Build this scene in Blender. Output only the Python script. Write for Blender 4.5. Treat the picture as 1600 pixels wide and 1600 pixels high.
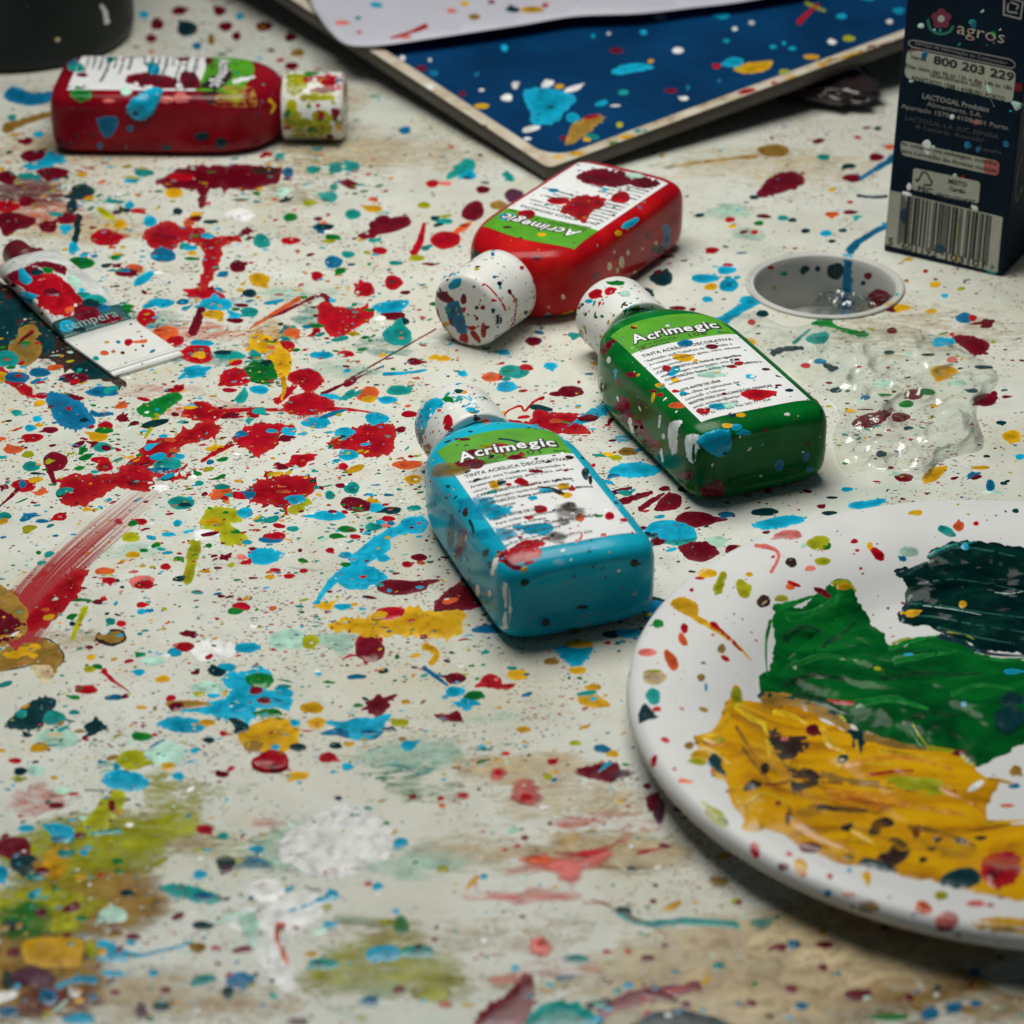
import bpy, bmesh, math, random
import numpy as np
from mathutils import Vector, Matrix
from mathutils import noise as mnoise
from mathutils.bvhtree import BVHTree
from mathutils.geometry import delaunay_2d_cdt

for o in list(bpy.data.objects):
    bpy.data.objects.remove(o)
random.seed(7)
rng = np.random.default_rng(11)
SC = bpy.context.scene
COL = SC.collection

# ------------------------------------------------------------------ camera
F, PIT, H = 4400.0, 0.51358, 0.37667          # focal length in photo pixels, downward pitch, height above the table
cd = bpy.data.cameras.new('camera'); camo = bpy.data.objects.new('camera', cd); COL.objects.link(camo)
camo.location = (0, 0, H); camo.rotation_euler = (math.pi/2 - PIT, 0, 0)
cd.sensor_width = 36; cd.lens = 36*F/1600; cd.clip_start = 0.01; cd.clip_end = 50
cd.dof.use_dof = True; cd.dof.focus_distance = 0.785; cd.dof.aperture_fstop = 18
SC.camera = camo
# ------------------------------------------------------------------ light
w = bpy.data.worlds.new('World'); SC.world = w; w.use_nodes = True
bg = w.node_tree.nodes['Background']; bg.inputs[0].default_value = (0.45, 0.70, 0.85, 1); bg.inputs[1].default_value = 0.052
def area(name, loc, target, sx, sy, power, color):
    l = bpy.data.lights.new(name, 'AREA'); l.shape = 'RECTANGLE'; l.size = sx; l.size_y = sy; l.energy = power; l.color = color
    o = bpy.data.objects.new(name, l); COL.objects.link(o); o.location = loc
    o.rotation_euler = (Vector(target)-Vector(loc)).to_track_quat('-Z', 'Y').to_euler(); return o
area('added_overhead_light', (-0.04, 0.81, 0.485), (0.01, 0.67, 0), 0.36, 0.30, 3.0, (1.0, 0.99, 0.92))  # added soft light, kept low so its falloff darkens the corners
SC.view_settings.view_transform = 'Standard'; SC.view_settings.look = 'None'
SC.view_settings.exposure = 0.0; SC.view_settings.gamma = 1; SC.view_settings.use_curve_mapping = False
SC.render.engine = 'CYCLES'; SC.cycles.transparent_max_bounces = 24
SC.render.resolution_x = 1024; SC.render.resolution_y = 1024

# ------------------------------------------------------------------ geometry helpers
_c, _s = math.cos(PIT), math.sin(PIT)
CAM = Vector((0, 0, H))
def rdir(px, py):
    a = (px-800)/F; b = (800-py)/F
    return Vector((a, _c+b*_s, -_s+b*_c))
def G(px, py, z=0.0):
    d = rdir(px, py); t = (z-H)/d.z
    return CAM + d*t
def link(o, parent=None):
    COL.objects.link(o)
    if parent is not None: o.parent = parent
    return o
def mk(name, verts, faces, mat, parent=None, smooth=True, cols=None, uvs=None):
    me = bpy.data.meshes.new(name)
    me.from_pydata([tuple(v) for v in verts], [], [tuple(f) for f in faces])
    if smooth and len(me.polygons): me.polygons.foreach_set('use_smooth', np.ones(len(me.polygons), bool))
    if cols is not None:
        at = me.color_attributes.new('Col', 'FLOAT_COLOR', 'POINT')
        at.data.foreach_set('color', np.asarray(cols, np.float32).ravel())
    if uvs is not None:
        at = me.attributes.new('Along', 'FLOAT_VECTOR', 'POINT')
        at.data.foreach_set('vector', np.asarray(uvs, np.float32).ravel())
    me.materials.append(mat)
    me.update()
    return link(bpy.data.objects.new(name, me), parent)
def tag(o, label=None, cat=None, group=None, kind=None):
    if label: o['label'] = label
    if cat: o['category'] = cat
    if group: o['group'] = group
    if kind: o['kind'] = kind
    return o
def empty(name, loc, rz=0):
    o = bpy.data.objects.new(name, None); o.empty_display_size = 0.01
    o.location = loc; o.rotation_euler = (0, 0, rz); COL.objects.link(o)
    return o
def mat_of(o):
    return Matrix.Translation(o.location) @ o.rotation_euler.to_matrix().to_4x4() @ Matrix.Diagonal((*o.scale, 1))
def revolve(profile, n=64, cap0=True, cap1=True):
    V, Fc = [], []
    for r, z in profile:
        for k in range(n):
            t = 2*math.pi*k/n; V.append((r*math.cos(t), r*math.sin(t), z))
    for i in range(len(profile)-1):
        for k in range(n):
            a = i*n+k; b = i*n+(k+1) % n; Fc.append((a, b, b+n, a+n))
    if cap0: Fc.append(tuple(range(n-1, -1, -1)))
    if cap1: Fc.append(tuple(range((len(profile)-1)*n, len(profile)*n)))
    return V, Fc

# ------------------------------------------------------------------ materials
def newmat(name):
    m = bpy.data.materials.new(name); m.use_nodes = True
    nt = m.node_tree; return m, nt, nt.nodes, nt.links, nt.nodes['Principled BSDF']
def nnoise(nd, scale, detail=4, rough=.55, dist=0):
    n = nd.new('ShaderNodeTexNoise'); n.inputs['Scale'].default_value = scale; n.inputs['Detail'].default_value = detail
    n.inputs['Roughness'].default_value = rough; n.inputs['Distortion'].default_value = dist; return n
def ramp(nd, stops):
    r = nd.new('ShaderNodeValToRGB'); e = r.color_ramp.elements
    while len(e) < len(stops): e.new(0.5)
    for el, (p, c) in zip(e, stops):
        el.position = p; el.color = c if len(c) == 4 else (*c, 1)
    return r
def mixc(nd, lk, fac, a, b, mode='MIX'):
    m = nd.new('ShaderNodeMix'); m.data_type = 'RGBA'; m.blend_type = mode
    if isinstance(fac, (int, float)): m.inputs[0].default_value = fac
    else: lk.new(fac, m.inputs[0])
    for s, i in ((a, 6), (b, 7)):
        if isinstance(s, (tuple, list)): m.inputs[i].default_value = s if len(s) == 4 else (*s, 1)
        else: lk.new(s, m.inputs[i])
    return m.outputs[2]
def mathn(nd, lk, op, a, b=None, clamp=False):
    m = nd.new('ShaderNodeMath'); m.operation = op; m.use_clamp = clamp
    for s, i in ((a, 0), (b, 1)):
        if s is None: continue
        if isinstance(s, (int, float)): m.inputs[i].default_value = s
        else: lk.new(s, m.inputs[i])
    return m.outputs[0]
def bump(nd, lk, bs, height, strength, dist):
    b = nd.new('ShaderNodeBump'); b.inputs['Strength'].default_value = strength; b.inputs['Distance'].default_value = dist
    lk.new(height, b.inputs['Height']); lk.new(b.outputs[0], bs.inputs['Normal'])
def objco(nd):
    return nd.new('ShaderNodeTexCoord').outputs['Object']

def solid(name, col, rough=.5, var=.12, vscale=120, bstr=.1, bscale=600, bdist=.0003, coat=0, spec=.5, stops=None):
    """plain surface with mottled colour and fine relief"""
    m, nt, nd, lk, bs = newmat(name); co = objco(nd)
    n = nnoise(nd, vscale); lk.new(co, n.inputs['Vector'])
    if stops: r = ramp(nd, stops)
    else: r = ramp(nd, [(.3, tuple(c*(1-var) for c in col)), (.7, tuple(min(1, c*(1+var)) for c in col))])
    lk.new(n.outputs[0], r.inputs[0]); lk.new(r.outputs[0], bs.inputs['Base Color'])
    bs.inputs['Roughness'].default_value = rough; bs.inputs['Coat Weight'].default_value = coat; bs.inputs['Coat Roughness'].default_value = .12
    bs.inputs['Specular IOR Level'].default_value = spec
    if bstr:
        n2 = nnoise(nd, bscale, 3); lk.new(co, n2.inputs['Vector']); bump(nd, lk, bs, n2.outputs[0], bstr, bdist)
    return m

def paint_mat(name, alpha):
    m, nt, nd, lk, bs = newmat(name); co = nd.new('ShaderNodeNewGeometry').outputs['Position']
    at = nd.new('ShaderNodeVertexColor'); at.layer_name = 'Col'
    n = nnoise(nd, 260, 5, .6, .6); lk.new(co, n.inputs['Vector'])
    r = ramp(nd, [(.28, (.66, .6, .6)), (.5, (1, 1, 1)), (.75, (1.15, 1.15, 1.15))]); lk.new(n.outputs[0], r.inputs[0])
    lk.new(mixc(nd, lk, 1.0, at.outputs[0], r.outputs[0], 'MULTIPLY'), bs.inputs['Base Color'])
    rr = ramp(nd, [(.3, (.10, .10, .10)), (.7, (.30, .30, .30))]); lk.new(n.outputs[0], rr.inputs[0]); lk.new(rr.outputs[0], bs.inputs['Roughness'])
    n2 = nnoise(nd, 900, 3); lk.new(co, n2.inputs['Vector']); bump(nd, lk, bs, n2.outputs[0], .18, .0002); bs.inputs['Specular IOR Level'].default_value = .26
    if alpha:
        n3 = nnoise(nd, 150, 8, .72, 1.2); mpw = nd.new('ShaderNodeMapping'); mpw.inputs['Rotation'].default_value = (0, 0, .5); mpw.inputs['Scale'].default_value = (.7, 1.6, 1); lk.new(co, mpw.inputs[0]); lk.new(mpw.outputs[0], n3.inputs['Vector'])
        r3 = ramp(nd, [(.32, (.42, .42, .42)), (.62, (1.3, 1.3, 1.3))]); lk.new(n3.outputs[0], r3.inputs[0])
        a1 = mathn(nd, lk, 'ADD', mathn(nd, lk, 'MULTIPLY', at.outputs[1], 1.75), mathn(nd, lk, 'MULTIPLY', n3.outputs[0], 2.2)); gate = mathn(nd, lk, 'MULTIPLY', at.outputs[1], 6.0, True)
        lk.new(mathn(nd, lk, 'MULTIPLY', mathn(nd, lk, 'MULTIPLY', mathn(nd, lk, 'ADD', a1, -1.42), 1.15, True), gate), bs.inputs['Alpha'])
        bs.inputs['Roughness'].default_value = .5
    return m
PAINT = paint_mat('wet_paint', False)
WASH = paint_mat('thin_paint_wash', True)

def drybrush_mat():
    m, nt, nd, lk, bs = newmat('dry_brush_paint')
    at = nd.new('ShaderNodeAttribute'); at.attribute_name = 'Along'
    sep = nd.new('ShaderNodeSeparateXYZ'); lk.new(at.outputs['Vector'], sep.inputs[0])
    mp = nd.new('ShaderNodeMapping'); mp.inputs['Scale'].default_value = (1.3, 60, 1); lk.new(at.outputs['Vector'], mp.inputs[0])
    n = nnoise(nd, 1.0, 6, .7, .25); lk.new(mp.outputs[0], n.inputs['Vector'])
    edge = mathn(nd, lk, 'ABSOLUTE', mathn(nd, lk, 'SUBTRACT', sep.outputs[1], .5))
    th = mathn(nd, lk, 'ADD', mathn(nd, lk, 'MULTIPLY', sep.outputs[0], .34), mathn(nd, lk, 'MULTIPLY', mathn(nd, lk, 'POWER', edge, 2.0), 1.0))
    th = mathn(nd, lk, 'ADD', th, .21)
    a = mathn(nd, lk, 'MULTIPLY', mathn(nd, lk, 'SUBTRACT', n.outputs[0], th), 7.0, True)
    r = ramp(nd, [(0, (.36, .003, .012)), (.6, (.42, .006, .014)), (1, (.55, .05, .045))]); lk.new(sep.outputs[0], r.inputs[0])
    lk.new(r.outputs[0], bs.inputs['Base Color']); bs.inputs['Roughness'].default_value = .4
    lk.new(mathn(nd, lk, 'MULTIPLY', a, .96), bs.inputs['Alpha'])
    return m
DRY = drybrush_mat()

def table_mat():
    m, nt, nd, lk, bs = newmat('speckled_white_plastic'); co = objco(nd)
    n = nnoise(nd, 9, 6, .6, .8); lk.new(co, n.inputs['Vector'])
    r = ramp(nd, [(.28, (.56, .55, .46)), (.42, (.68, .69, .63)), (.58, (.72, .735, .68)), (.75, (.62, .65, .57))]); lk.new(n.outputs[0], r.inputs[0])
    n1 = nnoise(nd, 70, 6, .7); lk.new(co, n1.inputs['Vector'])
    r1 = ramp(nd, [(.3, (.86, .85, .82)), (.55, (1, 1, 1))]); lk.new(n1.outputs[0], r1.inputs[0])
    c = mixc(nd, lk, 1.0, r.outputs[0], r1.outputs[0], 'MULTIPLY')
    # dull fields where old paint was wiped
    for sc, lo, hi, cc, k in ((7, .42, .74, (.57, .53, .42), .6), (14, .54, .75, (.55, .50, .30), .6), (11, .56, .76, (.42, .56, .48), .55), (17, .60, .80, (.66, .44, .36), .5), (23, .58, .8, (.45, .43, .36), .5)):
        nn = nnoise(nd, sc, 7, .65, 1.2); mp = nd.new('ShaderNodeMapping'); mp.inputs['Location'].default_value = (sc*1.7, -sc*.9, sc)
        lk.new(co, mp.inputs[0]); lk.new(mp.outputs[0], nn.inputs['Vector'])
        rr = ramp(nd, [(lo, (0, 0, 0)), (hi, (k, k, k))]); lk.new(nn.outputs[0], rr.inputs[0]); c = mixc(nd, lk, rr.outputs[0], c, cc)
    # fine spray of dried dots, several colours and sizes
    dots = [(820, .26, (.24, .02, .03), 1), (640, .22, (.03, .14, .15), 2), (470, .22, (.33, .02, .03), 4), (1150, .22, (.14, .13, .11), 8)]
    clus = nnoise(nd, 22, 3, .6, .8); lk.new(co, clus.inputs['Vector']); clf = mathn(nd, lk, 'ADD', mathn(nd, lk, 'MULTIPLY', clus.outputs[0], 6.0), -2.6, True)
    for sc, th, cc, sd in dots:
        mp = nd.new('ShaderNodeMapping'); mp.inputs['Location'].default_value = (sd*3.1, sd*1.7, sd*.37); mp.inputs['Rotation'].default_value = (0, 0, .5); mp.inputs['Scale'].default_value = (.75, 1.1, 1)
        lk.new(co, mp.inputs[0]); v = nd.new('ShaderNodeTexVoronoi'); v.voronoi_dimensions = '2D'; v.inputs['Scale'].default_value = sc; lk.new(mp.outputs[0], v.inputs['Vector'])
        sp = nd.new('ShaderNodeSeparateColor'); lk.new(v.outputs['Color'], sp.inputs[0])
        rad = mathn(nd, lk, 'MULTIPLY', mathn(nd, lk, 'MULTIPLY', mathn(nd, lk, 'POWER', sp.outputs[0], 5.0), th*1.5), clf)
        mask = mathn(nd, lk, 'MULTIPLY', mathn(nd, lk, 'SUBTRACT', rad, v.outputs['Distance']), 30.0, True)
        c = mixc(nd, lk, mathn(nd, lk, 'MULTIPLY', mask, .8), c, cc)
    lk.new(c, bs.inputs['Base Color']); bs.inputs['Roughness'].default_value = .34; bs.inputs['Specular IOR Level'].default_value = .22
    n2 = nnoise(nd, 350, 5, .6); lk.new(co, n2.inputs['Vector']); bump(nd, lk, bs, n2.outputs[0], .18, .0005)
    return m
TABLE = table_mat()

WHITEP = solid('white_plastic', (.74, .74, .71), .38, .06, 90, .06)
SLEEVE = solid('grey_white_plastic', (.52, .52, .49), .5, .12, 60, .1)
PAPER = solid('label_paper', (.76, .76, .77), .55, .04, 200, .08, 900, .0001)
LGREEN = solid('label_green', (.08, .34, .008), .5, .16, 150, .08, 900, .0001)
INK = solid('black_ink', (.012, .014, .016), .5, .1, 200, 0)
WINK = solid('white_ink', (.82, .82, .82), .5, .05, 200, 0)
def bottle_mat(name, dark, mid, light):
    return solid(name, mid, .20, 0, 55, .14, 130, .0008, 0, .16, [(.25, dark), (.5, mid), (.78, light)])
BLUEB = bottle_mat('blue_paint_in_plastic', (.004, .26, .40), (.006, .40, .57), (.014, .50, .66))
GREENB = bottle_mat('green_paint_in_plastic', (.001, .060, .010), (.001, .125, .018), (.004, .20, .025))
REDB = bottle_mat('red_paint_in_plastic', (.24, .002, .006), (.42, .004, .008), (.60, .018, .012))
CRIMB = bottle_mat('crimson_paint_in_plastic', (.14, .002, .008), (.23, .003, .012), (.34, .006, .016))
NECK = solid('dark_neck_shadow_plastic', (.05, .07, .08), .4)

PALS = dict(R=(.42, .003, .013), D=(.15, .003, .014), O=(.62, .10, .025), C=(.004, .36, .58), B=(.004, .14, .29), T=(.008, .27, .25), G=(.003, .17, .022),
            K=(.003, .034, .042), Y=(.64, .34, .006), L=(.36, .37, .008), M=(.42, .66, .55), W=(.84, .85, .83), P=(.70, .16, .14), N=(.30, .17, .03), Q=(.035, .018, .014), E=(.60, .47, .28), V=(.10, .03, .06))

# ------------------------------------------------------------------ splats: outlines -> domed paint film
def catmull(P, closed=True, sub=5):
    P = np.asarray(P, float); n = len(P); out = []
    rngi = range(n) if closed else range(n-1)
    for i in rngi:
        if closed: p0, p1, p2, p3 = P[(i-1) % n], P[i], P[(i+1) % n], P[(i+2) % n]
        else: p0, p1, p2, p3 = P[max(i-1, 0)], P[i], P[i+1], P[min(i+2, n-1)]
        for k in range(sub):
            t = k/sub
            out.append(.5*((2*p1)+(-p0+p2)*t+(2*p0-5*p1+4*p2-p3)*t*t+(-p0+3*p1-3*p2+p3)*t**3))
    if not closed: out.append(P[-1])
    return np.array(out)
def parse(text, ox, oy, sc):
    """one splat per ';' : CODE x y rx ry [angle] | CODE x,y x,y ... | CODE s w0 w1 x,y x,y ...  flags a(lpha) h(eight mm) f (soft)"""
    out = []
    for it in text.replace('\n', ' ').split(';'):
        tok = it.split()
        if not tok: continue
        code = tok[0]; fl = dict(a=1.0, h=None, f=False); nums = []; pts = []; stroke = False
        for t in tok[1:]:
            if ',' in t: pts.append(tuple(float(q) for q in t.split(',')))
            elif t == 's': stroke = True
            elif t == 'f': fl['f'] = True
            elif t[0] == 'a': fl['a'] = float(t[1:])
            elif t[0] == 'h': fl['h'] = float(t[1:])
            else: nums.append(float(t))
        if stroke:
            c = catmull(pts, False, 6); k = len(c); d = np.gradient(c, axis=0); d /= np.linalg.norm(d, axis=1)[:, None]+1e-9
            nr = np.c_[-d[:, 1], d[:, 0]]; ww = np.linspace(nums[0], nums[1], k)*.5
            ww = ww*(1+.22*np.array([mnoise.noise((c[i, 0]*.02, c[i, 1]*.02, 3.3)) for i in range(k)]))
            wl = ww*(1+.25*rng.normal(size=k)*.6); wr = ww*(1+.25*rng.normal(size=k)*.6)
            P = np.vstack([c[0]-d[0]*ww[0]*.7, c+nr*wl[:, None], c[-1]+d[-1]*ww[-1]*.7, (c-nr*wr[:, None])[::-1]])
        elif pts:
            P = catmull(pts, True, 5)
            sz = math.sqrt(abs(np.ptp(P[:, 0])*np.ptp(P[:, 1])))
            if sz > 30:
                P = catmull(P, True, 2); d = np.roll(P, -1, 0)-np.roll(P, 1, 0); d /= np.linalg.norm(d, axis=1)[:, None]+1e-9; nr = np.c_[d[:, 1], -d[:, 0]]; cc = P.mean(0)
                s0 = rng.uniform(0, 99); f1 = 9/sz; disp = np.array([mnoise.noise((p[0]*f1, p[1]*f1, s0))*.045+mnoise.noise((p[0]*f1*2.7, p[1]*f1*2.7, s0+7))*.03 for p in P])*sz
                sgn = 1 if np.dot(P[:, 0], np.roll(P[:, 1], -1))-np.dot(P[:, 1], np.roll(P[:, 0], -1)) > 0 else -1
                spk = np.array([max(0, mnoise.noise((p[0]*f1*2.2, p[1]*f1*2.2, s0+31))-.28) for p in P])*sz*.2
                P = P+nr*((disp+np.minimum(spk, 14/max(.2, .375)))*sgn)[:, None]
            else: P = P + rng.normal(size=P.shape)*min(.012*sz, 3.0)
        else:
            x, y, rx, ry = nums[:4]; ang = math.radians(nums[4]) if len(nums) > 4 else 0
            n = 24 if rx < 20 else (36 if rx < 50 else 56); th = np.arange(n)*2*math.pi/n
            ph = rng.uniform(0, 6.28, 6); am = rng.uniform(.3, 1, 6)
            r = 1+.075*(am[0]*np.sin(2*th+ph[0])+am[1]*np.sin(3*th+ph[1])+.6*am[2]*np.sin(5*th+ph[2])+.4*am[3]*np.sin(9*th+ph[3]))
            if rng.random() < .30 and rx > 14:
                k0 = rng.uniform(0, 6.28); r += rng.uniform(.3, .9)*np.exp(-((np.angle(np.exp(1j*(th-k0))))/.22)**2)
            X = np.cos(th)*rx*r; Y = np.sin(th)*ry*r
            P = np.c_[x+X*math.cos(ang)+Y*math.sin(ang), y-X*math.sin(ang)+Y*math.cos(ang)]
        out.append((code, P*sc+np.array([ox, oy]), fl))
    return out
def in_poly(pts, P):
    x, y = pts[:, 0], pts[:, 1]; c = np.zeros(len(pts), bool); n = len(P)
    for i in range(n):
        x1, y1 = P[i]; x2, y2 = P[i-1]
        if y1 == y2: continue
        c ^= ((y1 > y) != (y2 > y)) & (x < (x2-x1)*(y-y1)/(y2-y1)+x1)
    return c
def edge_dist(pts, P):
    d = np.full(len(pts), 1e9)
    for i in range(len(P)):
        a, b = P[i-1], P[i]; ab = b-a; L = ab@ab+1e-12
        t = np.clip(((pts-a)@ab)/L, 0, 1); q = a+t[:, None]*ab
        d = np.minimum(d, np.hypot(*(pts-q).T))
    return d
def fill(P, step, margin=.35):
    """triangulate outline P with interior grid points; returns pts, tris, edge distance"""
    lo, hi = P.min(0), P.max(0)
    gx, gy = np.meshgrid(np.arange(lo[0], hi[0], step), np.arange(lo[1], hi[1], step*.8))
    g = np.c_[gx.ravel(), gy.ravel()]; g[:, 0] += (np.arange(len(g)) % 2)*step*.3
    if len(g):
        g = g[in_poly(g, P)]
        if len(g): g = g[edge_dist(g, P) > step*margin]
    allp = [Vector(p) for p in P]+[Vector(p) for p in g]
    n = len(P)
    vs, es, fs, _, _, _ = delaunay_2d_cdt(allp, [(i, (i+1) % n) for i in range(n)], [], 1, 1e-5)
    v = np.array([(q[0], q[1]) for q in vs]); 
    if len(v) == 0: return v, [], None
    tris = []
    for f in fs:
        a, b, c = (v[k] for k in f[:3])
        cr = (b[0]-a[0])*(c[1]-a[1])-(b[1]-a[1])*(c[0]-a[0])
        if abs(cr) < 1e-9: continue
        tris.append(tuple(f) if cr < 0 else tuple(reversed(f)))     # image y points down
    return v, tris, edge_dist(v, P)
SATS = []
HM = np.zeros((400, 400))                             # how thick the paint already lies on the table, one cell per 4 photo pixels
def hm_mask(P):
    lo = np.clip((P.min(0)/4).astype(int), 0, 399); hi = np.clip((P.max(0)/4).astype(int)+1, 1, 400)
    gx, gy = np.meshgrid(np.arange(lo[0], hi[0]), np.arange(lo[1], hi[1])); m = in_poly(np.c_[gx.ravel()*4+2.0, gy.ravel()*4+2.0], P)
    return gy.ravel()[m], gx.ravel()[m]
class Target:
    """a surface that paint lies on: the table plane (bvh None) or a thing's skin"""
    def __init__(self, root, bvh=None, M=None):
        self.root = root; self.bvh = bvh; self.Mi = (M.inverted() if M else None); self.order = 0; self.items = []; self.thick = []
    def hit(self, px, py):
        if self.bvh is None: return G(px, py), Vector((0, 0, 1))
        h = self.bvh.ray_cast(CAM, rdir(px, py).normalized())
        return (h[0], h[1]) if h[0] is not None else None
def splat(tg, code, P, fl):
    area_px = abs(np.dot(P[:, 0], np.roll(P[:, 1], 1))-np.dot(P[:, 1], np.roll(P[:, 0], 1)))/2
    size = math.sqrt(max(area_px, 1)); step = max(2.6, min(size/5.5, 14)); 
    if fl['f']: step = max(3, size/9)
    if fl['h'] and fl['h'] > .9: step = max(2.5, size/14)
    v, tris, d = fill(P, step)
    if not len(tris): return
    col = np.array(PALS[code]); col = col*(1+rng.uniform(-.16, .16))
    tg.order += 1
    hh = (fl['h']*(1 if fl['h'] > .9 else .5) if fl['h'] else .02+min(size, 60)*.0004)*1e-3 + tg.order*.35e-6
    if fl['f']: hh = .012e-3+tg.order*.35e-6
    if tg.bvh is None:
        my, mx = hm_mask(P); base = HM[my, mx].max() if len(my) else 0.0
        hh = base+(.004e-3 if fl['f'] else (fl['h']*(1 if fl['h'] > .9 else .4)*1e-3 if fl['h'] else (.022+min(size, 60)*.0006)*1e-3))
        HM[my, mx] = hh
    ew = step*1.05 if not fl['f'] else size*.34
    k = np.clip(d/ew, 0, 1); prof = np.sqrt(1-(1-k)**2) if not fl['f'] else .4+.6*k
    cen = v[np.argmax(d)]; ch = tg.hit(*cen)
    if ch is None:                                   # centre just off the silhouette: take the nearest outline point that lies on the thing
        for q in v[np.argsort(np.linalg.norm(v-cen, axis=1))]:
            ch = tg.hit(*q)
            if ch is not None: break
    if ch is None: return
    for P0, h0 in tg.thick:                          # paint dropped on thicker paint
        if tg.bvh is not None and in_poly(cen[None], P0)[0]: hh += h0
    if fl['h']: tg.thick.append((P, hh))
    lim = 3.0*(np.linalg.norm(P-cen, axis=1).max()+4)*(ch[0]-CAM).length/F; dep = (ch[0]-CAM).length
    V = []
    for i, p in enumerate(v):
        ok = tg.hit(*p)
        if tg.bvh is not None and (ok is None or (ok[0]-ch[0]).length > lim):
            h = tg.bvh.find_nearest(CAM+rdir(*p).normalized()*dep); ok = (h[0], h[1])
        nrm = ok[1] if (tg.bvh is None or ok[1].dot(rdir(*p)) < 0) else -ok[1]
        z = hh*prof[i]
        if fl['h'] and fl['h'] > .9: z += hh*.45*k[i]*mnoise.noise((p[0]*.045, p[1]*.07, tg.order))
        V.append(ok[0]+nrm*(z+.012e-3))
    cols = np.zeros((len(v), 4)); jit = np.array([mnoise.noise((p[0]*.05, p[1]*.08, 9.1+tg.order)) for p in v])
    cols[:, :3] = np.clip(col[None]*(1+.38*jit[:, None]), 0, .85)
    if not fl['f']:                                  # thin film at the rim, deeper colour where it pooled
        rim = np.array([.52, .03, .022]) if code == 'R' else np.minimum(col*1.35+.02, .8); ed = (k < .02)[:, None]
        pool = np.clip(d/(d.max()+1e-9), 0, 1)[:, None]; cols[:, :3] = np.where(ed, cols[:, :3]*.45+rim*.55, cols[:, :3]*(1.08-.28*pool*(size > 12 and code not in 'WM')))
    cols[:, 3] = fl['a']*(np.clip(k*1.3, 0, 1)**1.4 if fl['f'] else np.where(k < .02, .8, 1))
    if tg.Mi is not None: V = [tg.Mi @ q for q in V]
    if tg.bvh is None and size > 16 and not fl['f']: SATS.append((cen, size, code))
    tg.items.append((area_px, V, tris, cols, WASH if (fl['f'] or fl['a'] < 1) else PAINT))
def splats(tg, text, ox, oy, sc):
    for code, P, fl in parse(text, ox, oy, sc): splat(tg, code, P, fl)
def flush(tg, minarea=60, maxn=290):
    """the larger marks become parts, the small remainder one part of specks"""
    it = sorted(tg.items, key=lambda q: -q[0]); sep = [q for q in it[:maxn] if q[0] >= minarea]; rest = it[len(sep):]
    for a, V, T, c, m in sep:
        o = mk('paint_splat' if m is PAINT else 'paint_stain', V, T, m, tg.root, True, c)
    for m in (PAINT, WASH):
        VV, TT, CC = [], [], []
        for a, V, T, c, mm in rest:
            if mm is not m: continue
            n = len(VV); VV += list(V); TT += [tuple(i+n for i in t) for t in T]; CC += list(c)
        if VV: tag(mk('small_paint_marks', VV, TT, m, tg.root, True, CC), kind='stuff')
    tg.items = []
def specks_on(tg, polys_world, count, rmm, codes, parent, seed=0, zmin=None):
    """random droplets over a thing's skin, every side of it"""
    r0 = np.random.default_rng(seed); V, T, C = [], [], []
    vs, fs = polys_world
    A = np.array([np.linalg.norm(np.cross(np.array(vs[f[1]])-np.array(vs[f[0]]), np.array(vs[f[2]])-np.array(vs[f[0]]))) for f in fs]); A /= A.sum()
    for fi in r0.choice(len(fs), count, p=A):
        f = fs[fi]; wgt = r0.dirichlet(np.ones(len(f))); c = Vector(sum(np.array(vs[k])*q for k, q in zip(f, wgt)))
        h = tg.bvh.find_nearest(c)
        if h[0] is None: continue
        c, n = h[0], h[1]
        if zmin is not None and n.z < zmin: continue
        t1 = n.orthogonal().normalized(); t2 = n.cross(t1); r = rmm*1e-3*math.exp(r0.normal()*.55); N = 9
        el = r0.uniform(.6, 1.7); ph = r0.uniform(0, 6.28); base = len(V); col = np.array(PALS[codes[r0.integers(len(codes))]])*r0.uniform(.8, 1.2)
        for ring, (s, hh) in enumerate(((1, .0), (.7, .07), (0, .09))):
            for k in range(N if s else 1):
                a = 2*math.pi*k/N; rr = r*s*(1+.2*math.sin(2*a+ph)+.12*math.sin(3*a+2*ph))
                p = c+t1*(math.cos(a)*rr*el)+t2*(math.sin(a)*rr)
                q = tg.bvh.find_nearest(p); p = q[0] if q[0] is not None else p; nn = q[1] if q[1] is not None and q[1].dot(n) > .3 else n
                V.append(tg.Mi @ (p+nn*(.015e-3+hh*1e-3*min(1, r/.0004)))); C.append((*col, 1))
        for k in range(N):
            k2 = (k+1) % N; T += [(base+k, base+k2, base+N+k2), (base+k, base+N+k2, base+N+k), (base+N+k, base+N+k2, base+2*N)]
    return tag(mk('paint_specks', V, T, PAINT, parent, True, C), kind='stuff')

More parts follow.
